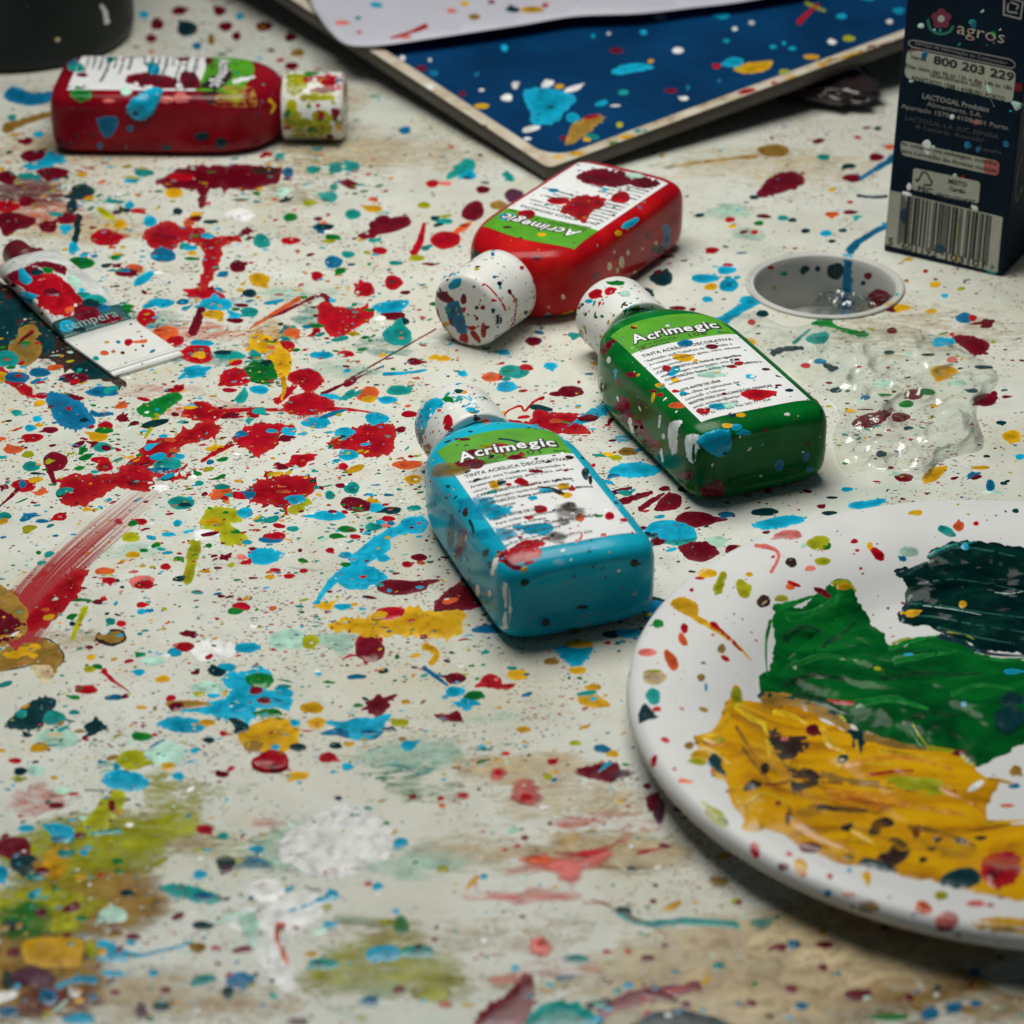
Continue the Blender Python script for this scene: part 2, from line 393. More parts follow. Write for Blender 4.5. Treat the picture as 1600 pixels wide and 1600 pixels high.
# ------------------------------------------------------------------ lettering
_tc = {}
def text_geo(s, bold=0.0):
    if (s, bold) in _tc: return _tc[(s, bold)]
    cu = bpy.data.curves.new('t', 'FONT'); cu.body = s; cu.size = 1; cu.offset = bold; cu.resolution_u = 2
    ob = bpy.data.objects.new('t', cu); COL.objects.link(ob)
    dg = bpy.context.evaluated_depsgraph_get()
    me = bpy.data.meshes.new_from_object(ob.evaluated_get(dg))
    v = np.array([(q.co.x, q.co.y) for q in me.vertices]).reshape(-1, 2); f = [tuple(p.vertices) for p in me.polygons]
    bpy.data.objects.remove(ob); bpy.data.curves.remove(cu); bpy.data.meshes.remove(me)
    _tc[(s, bold)] = (v, f); return v, f
class Print:
    def __init__(self): self.V = []; self.F = []
    def text(self, s, x, y, h, mapf, width=None, bold=0.0, center=False, shear=0.0, jitter=0):
        v, f = text_geo(s, bold)
        if not len(v): return
        v = v.copy(); x0, x1 = v[:, 0].min(), v[:, 0].max(); v[:, 0] -= x0; wd = x1-x0
        sx = (width/wd) if width else h
        X = x+v[:, 0]*sx+v[:, 1]*h*shear-(wd*sx/2 if center else 0); Y = y+v[:, 1]*h
        n = len(self.V); self.V += [mapf(a, b) for a, b in zip(X, Y)]; self.F += [tuple(i+n for i in q) for q in f]
    def poly(self, pts, mapf):
        n = len(self.V); self.V += [mapf(*p) for p in pts]; self.F.append(tuple(range(n, n+len(pts))))
    def build(self, name, mat, parent): return mk(name, self.V, self.F, mat, parent, False)

# ------------------------------------------------------------------ the table
HX, HY, HR = 0.0993, 0.8139, 0.0246
def build_table():
    n = 96; x0, x1, y0, y1 = -.62, .62, .12, 1.62
    cir = [Vector((HX+HR*math.cos(2*math.pi*k/n), HY+HR*math.sin(2*math.pi*k/n))) for k in range(n)]
    box = [Vector(q) for q in ((x0, y0), (x1, y0), (x1, y1), (x0, y1))]
    ring = [Vector((HX+(HR+.02)*math.cos(2*math.pi*k/48), HY+(HR+.02)*math.sin(2*math.pi*k/48))) for k in range(48)]
    P = cir+box+ring; E_ = [(k, (k+1) % n) for k in range(n)]+[(n+k, n+(k+1) % 4) for k in range(4)]
    vs, es, fs, _, _, _ = delaunay_2d_cdt(P, E_, [], 1, 1e-7)
    V = [(q[0], q[1], 0) for q in vs]; Fc = []
    for f in fs:
        c = sum((vs[k] for k in f), Vector((0, 0)))/len(f)
        if (c-Vector((HX, HY))).length < HR*.985: continue
        a, b, d = (vs[k] for k in f[:3]); cr = (b-a).cross(d-a) if hasattr((b-a), 'cross') else 1
        Fc.append(tuple(f) if cr > 0 else tuple(reversed(f)))
    m = len(V); V += [(q[0], q[1], -.006) for q in vs]; Fc += [tuple(reversed([k+m for k in f])) for f in Fc]
    bm = {}
    for f in Fc[:len(Fc)//2]:
        for i in range(len(f)):
            e = (f[i], f[(i+1) % len(f)]); bm[e] = bm.get(e, 0)+1
    for (a, b) in list(bm):
        if (b, a) not in bm: Fc.append((b, a, a+m, b+m))
    t = mk('tabletop', V, Fc, TABLE, None, False); t['kind'] = 'structure'
    # moulded ring round the parasol hole, and the sleeve below it
    pr = [(.0250, .00002), (.0252, .0005), (.0247, .0009), (.0241, .0009), (.0236, .0004), (.0233, .0003), (.0231, .0006), (.0227, .0006), (.0224, .0001), (.0222, -.002), (.0216, -.034), (.0222, -.034), (.0245, -.004), (.0250, .00002)]
    v, f = revolve(pr, 96, False, False); rim = mk('hole_sleeve', [(a+HX, b+HY, c) for a, b, c in v], f, SLEEVE, t)
    v, f = revolve([(.0001, -.0175), (.0220, -.0175), (.0220, -.0185), (.0001, -.0185)], 48)
    mk('sleeve_floor', [(a+HX, b+HY, c) for a, b, c in v], f, SLEEVE, t)
    return t, rim
table, sleeve = build_table()
TT = Target(table)

def wbvh(objs, M):
    V, Fc = [], []
    for o in objs:
        n = len(V); V += [M @ v.co for v in o.data.vertices]; Fc += [tuple(i+n for i in p.vertices) for p in o.data.polygons]
    return BVHTree.FromPolygons(V, Fc), (V, Fc)

Z = .375
# washes and stains first (they lie lowest), then the splats, tile by tile
splats(TT, '''
E 300 160 330 90 a.55 f; E 620 240 260 70 a.45 f; E 1180 260 260 70 a.4 f; E 120 230 200 60 a.5 f; E 1450 520 200 90 a.3 f; N 140 1400 150 110 a.7 f; L 210 1300 150 60 a.6 f; O 880 1350 120 30 a.5 f; G 700 1160 90 40 a.15 f; N 1330 1560 260 80 a.5 f;
L 600 1520 200 80 a.5 f; E 250 1560 260 90 a.5 f; E 1150 1560 330 120 a.7 f; E 1080 1500 220 90 a.5 f; E 1350 1480 300 130 a.7 f; N 1500 1560 200 90 a.4 f; G 560 1440 60 30 a.3 f; P 880 1520 120 40 a.3 f; L 820 1540 120 40 a.3 f; L 130 1330 170 90 a.6 f; L 60 1430 120 80 a.6 f; N 60 1520 130 110 a.75 f; G 40 1440 60 50 a.5 f; D 90 1560 90 50 a.5 f; L 420 1420 90 40 a.3 f; G 660 1230 90 40 a.3 f; E 760 1330 200 60 a.4 f; N 700 1250 130 18 a.35 f; L 620 1480 70 60 a.4 f; P 420 1290 40 20 a.3 f; E 900 1250 180 60 a.4 f;
P 60 1250 70 40 a.35 f; P 950 1290 120 40 a.3 f; P 820 1400 130 22 a.6 f; E 960 1330 160 60 a.6 f; M 640 1180 110 50 a.5 f; L 420 1330 200 70 a.28 f; M 520 1330 220 80 a.4 f; E 700 1460 300 80 a.35 f; P 900 1420 200 26 a.3 f; L 300 1230 120 40 a.35 f; G 610 1210 70 30 a.2 f; M 640 1350 140 40 a.5 f; L 760 1290 150 16 a.4 f; N 720 1270 120 8 a.5 f; N 740 1300 130 7 a.4 f; E 820 1200 160 50 a.5 f; M 760 1120 120 40 a.25 f; T 600 1210 60 35 a.2 f; E 300 1320 60 25 a.45 f;
E 120 360 120 50 a.45 f; O 60 330 110 40 a.4 f; D 40 300 90 40 a.5 f; O 300 520 120 40 a.35 f; T 330 560 130 30 a.35 f; Y 420 530 60 40 a.4 f; T 230 500 90 30 a.35 f; C 350 470 80 24 a.3 f; O 240 610 130 30 a.3 f; P 330 640 120 30 a.35 f; T 520 500 90 30 a.35 f; O 480 640 90 26 a.3 f; M 470 460 90 26 a.4 f; N 460 300 90 40 a.3 f; P 30 420 50 30 a.5 f; E 480 250 90 50 a.3 f; L 250 1250 60 60 a.35 f; T 650 1200 60 30 a.25 f; L 690 1540 80 50 a.35 f; M 560 1560 90 60 a.25 f;
T 600 540 70 30 a.35 f; M 540 580 80 25 a.4 f; C 500 620 60 20 a.25 f; M 200 860 80 30 a.35 f; B 480 890 60 18 a.2 f; M 520 1000 60 25 a.6 f; M 600 820 60 20 a.3 f; E 120 1000 60 40 a.3 f;
M 1140 330 50 22 a.5 f; M 1170 365 40 20 a.4 f; T 1330 330 60 14 a.25 f; E 1440 1440 200 60 a.3 f; V 1310 1520 160 40 a.25 f''', 0, 0, 1)
DENS = [[5, 7, 6, 2, 1, 1, 2, 2], [19, 18, 14, 6, 2, 3, 4, 3], [20, 20, 17, 10, 5, 5, 4, 3], [14, 15, 14, 12, 9, 5, 5, 4], [8, 9, 10, 9, 8, 4, 2, 2], [7, 7, 6, 6, 4, 1, 1, 1], [6, 4, 2, 2, 2, 2, 1, 1], [5, 4, 2, 2, 2, 2, 2, 2]]
# middling splats of ragged outline, crowding the left half
def ragged():
    r0 = np.random.default_rng(21); D = np.array(DENS, float)**1.3; D[5:] *= .45; D = D.ravel()/D.sum()
    for _ in range(170):
        ij = r0.choice(64, p=D); x = (ij % 8+r0.random())*200; y = (ij//8+r0.random())*200
        if (G(x, y).xy-Vector((HX, HY))).length < HR+.008: continue
        pal = 'DDRGKTCYLBM' if x > 950 and y < 1000 else ('CRDTYLKMGBW' if y > 1080 else 'RRRDDOOCCTTTGKYYLB'); n = r0.integers(30, 46); th = np.arange(n)*2*math.pi/n
        R0 = r0.uniform(3.5, 9.5)*(1+(r0.random() < .15)*.8); rr = np.full(n, R0)
        for k in range(2, 8): rr = rr+R0*.22/k*r0.normal()*1.6*np.sin(k*th+r0.uniform(0, 6.28))
        for _k in range(r0.integers(1, 5)): rr = rr+R0*r0.uniform(.2, .9)*np.exp(-(np.angle(np.exp(1j*(th-r0.uniform(0, 6.28))))/r0.uniform(.10, .22))**2)
        rr = np.maximum(rr, R0*.35); el = r0.uniform(1, 1.9); an = r0.normal(.45, .45); X = rr*np.cos(th)*el; Y = rr*np.sin(th)
        P = np.c_[x+X*math.cos(an)+Y*math.sin(an), y+(-X*math.sin(an)+Y*math.cos(an))*.6]; wsh = r0.random() < .22
        splat(TT, pal[r0.integers(len(pal))], P, dict(a=.75 if wsh else 1.0, h=None, f=False))
ragged()
splats(TT, '''
D 655 100 28 25; K 780 120 42 33; D 630 160 22 18; D 745 45 28 20; C 600 60 22 15; D 915 45 26 22; D 940 110 30 20; D 985 150 20 18; B 820 190 20 14; N 880 165 14 25; D 1100 110 35 20; D 1210 155 25 18;
D 1215 275 30 16; N 1240 220 30 16; C 1000 68 18 14; D 1130 210 15 8; B 20,380 60,360 130,385 230,385 235,410 150,440 60,430 20,410; N s 40 22 20,540 120,500 230,470; C 160 560 22 14; T 50 490 20 14; D 140 650 60 25; D 220 720 70 25;
D 30 740 40 30; D 110 840 35 22; D 50 920 100 36; D 200 945 40 25; R 30 860 50 26; K 340 800 50 35; K 300 860 25 30; K s 40 20 325,900 320,970 300,1040; C 275 950 30 16; C 305 1035 22 26;
D 640,760 760,700 900,690 1060,690 1180,700 1150,760 1040,790 880,790 860,850 830,860 820,800 700,780; R 760 740 60 22; Q 1100 715 70 18 a.8; B 1200 720 22 26;
T 1305 707 30 18; T 1400 697 38 22; T 1465 695 38 22; T 1370 820 40 22; T 1390 780 18 14; T 1470 893 36 20; M 1180 800 30 18; Y 725 805 40 20; T 600 720 40 18; C 625 922 30 22; C 540 855 20 16; K 740 880 22 14; W 1000 895 55 28; L 1290 845 30 14;
Y 1560 868 30 14; O 1555 830 20 10; D 1325 912 20 9; G 1210 905 30 18; K 1350 945 40 16; L 1372 1004 28 10; G 1385 988 30 14; T 1090 1005 36 30; R 1210 1003 40 16; D 990 1110 35 25; B 1390 1092 38 26; D 815 910 28 14; L 440 890 50 14 -35; Y 500 935 30 20;
R h.5 600,980 650,930 700,925 740,940 830,950 900,985 980,985 975,1005 930,1040 925,1080 880,1180 850,1210 830,1190 845,1100 850,1040 800,1005 760,1010 700,1060 640,1040 605,1005; D 700 990 40 12; B 680 1062 55 30; C 862 985 30 15; C 795 1032 30 12; Y 800 1055 20 10;
R 440 990 60 38; D 280 910 45 25; G 340 1095 55 25; D s 50 70 150,1050 210,1085 270,1130; Y 1080 1165 45 28; K 1040 1222 30 18; R 1510 1210 35 25; R 1320 1150 25 20; C 600 1160 55 18 35; O 560 1120 40 20; D 530 1135 50 20; B 525 1128 26 12; 
C 900 1265 65 30; Y 890 1310 45 20; D s 36 40 840,1280 825,1330 800,1390; D 980 1335 35 12; T 1040 1300 35 22; R h.6 1330,1270 1360,1255 1410,1275 1480,1280 1530,1275 1560,1310 1530,1345 1490,1365 1470,1380 1430,1400 1390,1405 1345,1370 1325,1330;
D s 24 8 1370,1255 1330,1230 1200,1290 1060,1350; O s 22 8 1250,1240 1150,1300 1040,1370; Y 1090 1430 55 40; Y 1160 1500 50 30; G h.6 1080 1550 70 45; R 980 1570 60 35; R 1270 1570 70 35; O 1215 1385 40 20; R 1190 1440 40 22; C 1340 1480 50 16; R 1440 1475 35 15; C 840 1430 50 15;
R 820 1475 70 40; Y 830 1480 35 20; O 690 1390 60 30; R 730 1420 40 22; T 960 1480 60 20; K 930 1470 40 12; R 610 1320 40 35; G 520 1280 40 14; D 1560 940 25 20; D 1580 1045 30 16; D 1540 980 30 14; T 1450 1060 30 14; C 700 1490 40 14''', 0, 0, Z)
splats(TT, '''
B 620 543 25 17; C 885 730 36 18; K 880 740 22 8; R 735 765 28 16; P 790 765 26 10; D 905 880 52 38 30; N 1010 855 35 20; D 945 790 30 16; V 1075 815 40 30; D 560 940 95 30 15; D 530 920 40 22; D 465 980 35 14; R s 14 40 700,930 685,1000 655,1055; L 670 1075 32 14; R 790 1000 60 40; O 860 950 45 14 30;
R 515 1045 32 16; T 785 922 38 12; K 745 910 20 10; L 700 855 28 14; Y 490 870 36 16; R 575 1180 36 28; R 445 1205 34 28; B 320 1092 36 24; K 610 1340 30 16; C 550 1285 60 28; D 570 1315 50 20; B 1160 1420 34 14 a.6; C 1225 1525 26 16; D s 10 6 370,1590 560,1480 750,1370; T 1090 1550 50 26; R 990 1570 40 18''', 400, 0, Z)
splats(TT, '''
D h.5 480,820 520,760 580,720 640,715 685,735 670,775 600,800 530,820; K 475 822 20 10; D 885 742 40 18; B s 34 14 1060,655 990,700 910,750; T 765 655 28 14; K 870 692 30 12; R 375 915 22 12; K 250 897 20 9; R 300 1043 28 14; C 270 1160 55 20; C 360 1125 40 18; R 365 1105 22 9; C 370 1188 42 28; B 372 1185 20 12; Y 295 1195 28 15; C 280 1247 22 12; K 510 1307 28 14; R 465 1342 18 12; Y 455 1425 28 16;
C s 46 30 310,1360 400,1300 470,1260 490,1240; C 460 1255 45 25; N s 8 16 100,700 300,670 490,650; N 490,620 560,600 620,620 600,650 520,650; B s 18 40 1030,940 920,1000 875,1050; 
G h.5 715,1345 780,1330 830,1360 940,1385 945,1405 880,1395 800,1365 740,1360; T 690,1410 740,1385 790,1390 770,1430 710,1430; K s 30 16 550,1470 610,1455 680,1450; T s 18 8 640,1430 680,1395 710,1370; D 1050 1378 22 14; D 1300,1410 1330,1395 1400,1405 1455,1430 1440,1470 1390,1480 1350,1450; C 1250 1425 35 20; Y 1265 1550 60 28; K 1430 1530 40 8; K 1040 1468 20 9; R 690 1523 16 10; Y 1230 1185 24 13; C 1270 1232 16 9; R 1190 1130 12 8; Y 1120 1080 20 8;
K s 14 12 905,815 970,822 1030,818; K 690 962 20 10; C 775 972 26 13; K 845 960 18 9; K 800 1005 16 8; R 475 968 18 10; G 495 930 22 10; Y 385 943 18 8; K 635 917 20 9; T 595 908 22 12; O 800 893 30 12; R 875 842 14 7; K 885 885 20 8; Y 800 790 12 12; K 990 535 16 9; R 905 572 14 7; O 1040 612 20 12; D 985 655 34 16; B 1350 1325 36 22; R 1385 1325 20 14; K 90 1160 50 30; K 20 1225 40 26; D 1060 1285 40 18; Y 1090 1282 40 14; N 1110 1170 10 8; Y 1215 1297 24 10''', 1000, 0, Z)  # the long brown N stroke is a painted shadow below the tray edge
# dried brush drag: red, from the amber puddle towards the bottles
def drybrush():
    c = catmull([(20, 1340), (100, 1235), (180, 1130), (290, 1010), (470, 850), (640, 710), (790, 610)], False, 10)*Z+np.array([0, 500])
    d = np.gradient(c, axis=0); d /= np.linalg.norm(d, axis=1)[:, None]; nr = np.c_[-d[:, 1], d[:, 0]]; k = len(c); wd = np.linspace(98, 66, k)
    V, U, T = [], [], []; m = 17
    for i in range(k):
        for j in range(m):
            q = c[i]+nr[i]*wd[i]*(j/(m-1)-.5); V.append(G(q[0], q[1])+Vector((0, 0, .06e-3))); U.append((i/(k-1), j/(m-1), 0))
    for i in range(k-1):
        for j in range(m-1):
            a = i*m+j; T.append((a, a+1, a+m+1, a+m))
    mk('brush_drag', V, T, DRY, table, True, None, U)
drybrush()
splats(TT, '''
B h.5 190,330 215,300 260,305 330,345 370,380 395,420 380,450 300,455 240,430 210,380; B s 24 14 380,385 420,395 470,390; R 287 372 18 14; K 350 420 26 14; R s 46 40 -10,215 60,260 125,302; Y 10 235 26 22; R 175 315 25 14; R 140 318 20 8;
G h.5 565,370 620,340 690,310 745,300 755,330 700,370 670,400 600,400; L s 30 14 650,395 640,430 605,490; R 755,390 790,350 860,340 900,365 960,375 900,420 830,420 780,405; R s 20 14 940,380 1060,372 1180,375; C 800 360 24 12;
R h.5 1180,370 1200,330 1270,300 1330,310 1390,340 1385,370 1330,385 1280,400 1210,390; R s 22 4 1330,370 1440,372 1560,386; R 1210,230 1260,210 1310,225 1350,245 1330,280 1280,300 1240,270; R s 26 30 1230,270 1180,320 1150,340; D s 18 5 1340,310 1470,250 1600,190; D 1460 262 30 12 25;
R 980 240 65 40; G h.6 1100 215 75 50; C 1080 290 42 18; Y 1170 180 50 60; Y s 30 8 1180,240 1185,290 1170,340; R h.6 970,495 1010,450 1080,430 1160,430 1195,440 1165,480 1160,520 1110,550 1060,570 1045,545 1000,525; R s 26 14 970,515 900,550 840,590; C 1130 465 30 14; C 1205 462 35 20; B 1010 478 30 18;
R h.6 1365,520 1400,490 1480,450 1560,430 1640,440 1650,500 1620,560 1540,570 1470,550 1420,540; C 1440 470 50 22; C 1320 428 60 26; C 1450 562 40 25; C 1570 410 50 25; R s 50 70 510,640 620,570 700,520; O s 36 14 690,510 760,500 850,460; R 590,540 620,500 720,480 840,430 905,430 915,470 850,500 740,530 680,580 620,610 560,630 520,640 500,610 580,590;
R h.7 238,720 260,660 320,640 400,645 480,640 560,610 640,625 700,650 780,655 720,668 640,660 640,715 560,710 480,700 420,740 360,770 290,775 250,760; T 700 600 60 28; B 670 625 50 12; K 690 630 18 8; D 230 590 50 42; D s 26 18 205,620 218,655 228,685; R 437 610 35 22; R s 14 8 700,640 760,620 780,600;
R h.8 1020,730 1050,690 1110,660 1180,645 1260,650 1315,670 1310,710 1260,750 1210,770 1190,815 1170,780 1100,770 1050,755; O 1180 720 40 14 a.8; C 1225 748 50 22; B 1045 730 30 18; D 1470 765 55 28; C 1560 780 40 20; C 1370 815 70 22; T 1465 700 36 24; T 1375 730 22 18; T 950 730 24 10; T 830 680 18 12;
R h.4 90,1260 150,1180 230,1100 300,1040 370,1040 320,1140 220,1255 140,1310; O 190 1210 26 12; P 230 1150 12 8; N a.85 -60,1100 0,1105 60,1140 110,1190 135,1250 110,1310 60,1340 0,1360 -100,1300 -120,1150; D a.8 -40,1200 20,1200 90,1240 120,1270 90,1320 20,1350 -40,1340; Y s 22 16 -20,1330 40,1318 95,1312; 
N a.9 -20,1395 60,1350 140,1325 210,1340 265,1400 240,1440 220,1490 170,1500 120,1440 60,1450 -20,1460; Y a.8 0,1400 60,1370 140,1345 190,1360 120,1400 60,1420; Q s 8 6 140,1325 210,1335 265,1395 240,1440 170,1430 100,1445 20,1460; E a.9 130,1440 215,1440 220,1490 190,1515 160,1490;
Q 463 1322 64 37; N 463 1321 56 31; T 755 762 55 28; K 770 770 34 12; C 740 845 20 12; L 835,870 860,790 930,780 1000,800 1010,840 960,850 1030,900 1020,920 950,940 920,920 905,880; Y 890 840 40 20; C 1020 803 35 22; W 860 895 55 25; W s 5 5 900,865 950,845 1000,825; L s 48 44 818,925 800,1000 780,1090; L 545 905 40 20; Y 553 978 32 14; G 940 803 20 8; G 980 885 26 10;
C 1035,970 1090,950 1180,970 1160,1000 1100,1020 1050,1010; B 1130 915 50 16; R 1145 900 45 18; P 1005 987 20 12; C s 60 14 1610,930 1500,1010 1420,1060 1360,1120 1310,1185; C 1490 1080 90 45; C 1560 1075 50 30; Y 1355 1190 40 18; C 1440 980 30 14; C 1430 1195 36 14;
R 1540 1350 55 50; R s 14 6 1520,1390 1460,1400 1425,1415; M 1205 1330 90 40; L 1290 1340 40 30; W 890 1375 90 50; C 1030 1365 55 22; R 690 1028 22 14; P 590 1090 55 26 a.7; R 600 1102 44 20; R 585 840 28 14; R 250 820 28 18; P 250 820 14 8; R 770 1362 45 20; R 360 1540 45 20; R s 24 4 430,1460 470,1500 540,1550; Y 680 1495 28 16; C 580 1468 25 14; Y 380 1405 20 12; L 375 1455 28 14;
R 100 690 52 26; B 95 685 20 18; D s 18 6 80,700 40,740 -5,780; R 135 490 45 18; O 55 540 40 18; T 130 610 35 22; T 425 530 36 22; D 440 533 26 14; Y 410 485 40 22; R 440 440 34 16; T 20 820 30 20; B 175 838 30 8; D 210 458 32 14; C 125 450 24 14; C 155 412 22 12; L 340,1200 370,1195 340,1260 310,1330 295,1325 320,1250; K 302 1266 14 10; T 460 1255 22 14; R 505 1265 20 14; C 590 1215 20 12; R 590 1187 24 12;
M 640 1420 50 20; C 740 570 30 14; K 480 1085 20 8; R 455 1085 30 14; L 450 1055 20 10; G 745 995 22 10; G 600 960 20 8; C 700 893 28 10; W 665 700 45 14; G 870 940 14 10; D 1385 800 20 10; D 1250 960 10 8; R 1145 1043 24 10; R 1265 1045 18 10; Y 1125 1070 20 10; G 1400 900 30 12; G 1445 872 40 14; R 1480 903 24 10; R 1375 960 18 12; T 1220 870 26 12; R 1430 610 22 14; D 1420 690 24 10''', 0, 500, Z)
splats(TT, '''
R 60 140 35 30; R 170 110 35 30; C s 16 10 130,492 220,488 310,475; T 190 330 62 45; C 180 210 60 24 20; D 755 355 35 18; D 260 440 30 16; T 660 480 50 25; O 580 505 42 18; R 725 465 30 14; C 645 545 45 22; C 830 458 28 14; C 460 490 20 12; T 195 560 50 22; C 150 600 40 16; O 20,590 60,545 100,550 110,580 70,610; Y 70 595 34 16; C 110 677 45 22; D 910 565 60 22; D 850 575 30 10;
R h.5 740,690 770,640 830,650 970,660 960,700 990,740 800,740 750,720; O 850 690 34 14 a.8; R s 24 20 620,695 680,695 740,700; R s 8 14 630,690 645,650 700,625 720,645 760,605 800,590; R s 8 16 550,600 590,650 620,695; C s 60 8 1050,640 960,680 900,710 820,758; B s 12 6 1000,680 920,705 860,730;
C h.5 1070,900 1110,870 1200,860 1290,890 1230,920 1110,920; B 1090 915 26 10; D s 30 10 1060,1000 1110,980 1165,965; D s 34 14 1105,1030 1180,1005 1250,985; D s 30 10 1200,1055 1250,1020 1300,990; D 1260,1060 1310,990 1370,1000 1360,1050; D 1340,1110 1390,1080 1500,1090 1450,1130 1380,1130; R 1430 1095 26 10; T 1340 1165 95 42; C 1310 1150 50 20; D 1360,1210 1430,1190 1520,1200 1480,1260 1400,1260; M 1520 1190 40 25; D 1275 1190 34 16; K 1250 1160 40 14;
Y 255 930 38 18; O 230 870 60 20; C s 20 60 -10,1265 100,1190 200,1140 300,1115; C 255 1122 60 36; C 40 1330 85 45; C 130 1260 30 14; D 200 1380 100 34; D 340,1450 430,1370 500,1340 560,1440 460,1480 360,1485; R 165 1490 70 26; R 45 1340 20 12; B 580 1555 75 20; K s 16 12 1240,1425 1280,1432 1330,1442; B 1265 1490 55 60; C 1150 1572 60 20; T 90 1130 40 14; K 165 1060 40 16; D 30 1040 60 26; D 280 1255 36 14; R 230 1285 22 14; R 150 1095 30 12; P 145 1122 24 10; T 260 1050 30 12; R 940 905 10 8; R s 10 16 950,885 985,880 1010,870; Y 1060 828 30 10; N 1150 815 40 18; C 1130 760 40 14 a.5''', 550, 400, Z)
splats(TT, '''
Y h.9 510,978 532,968 560,964 590,968 615,962 640,948 675,955 722,953 724,972 716,993 675,998 625,992 580,998 550,989 520,985; G 645 985 6 3; R 610 960 26 12''', 0, 0, 1)
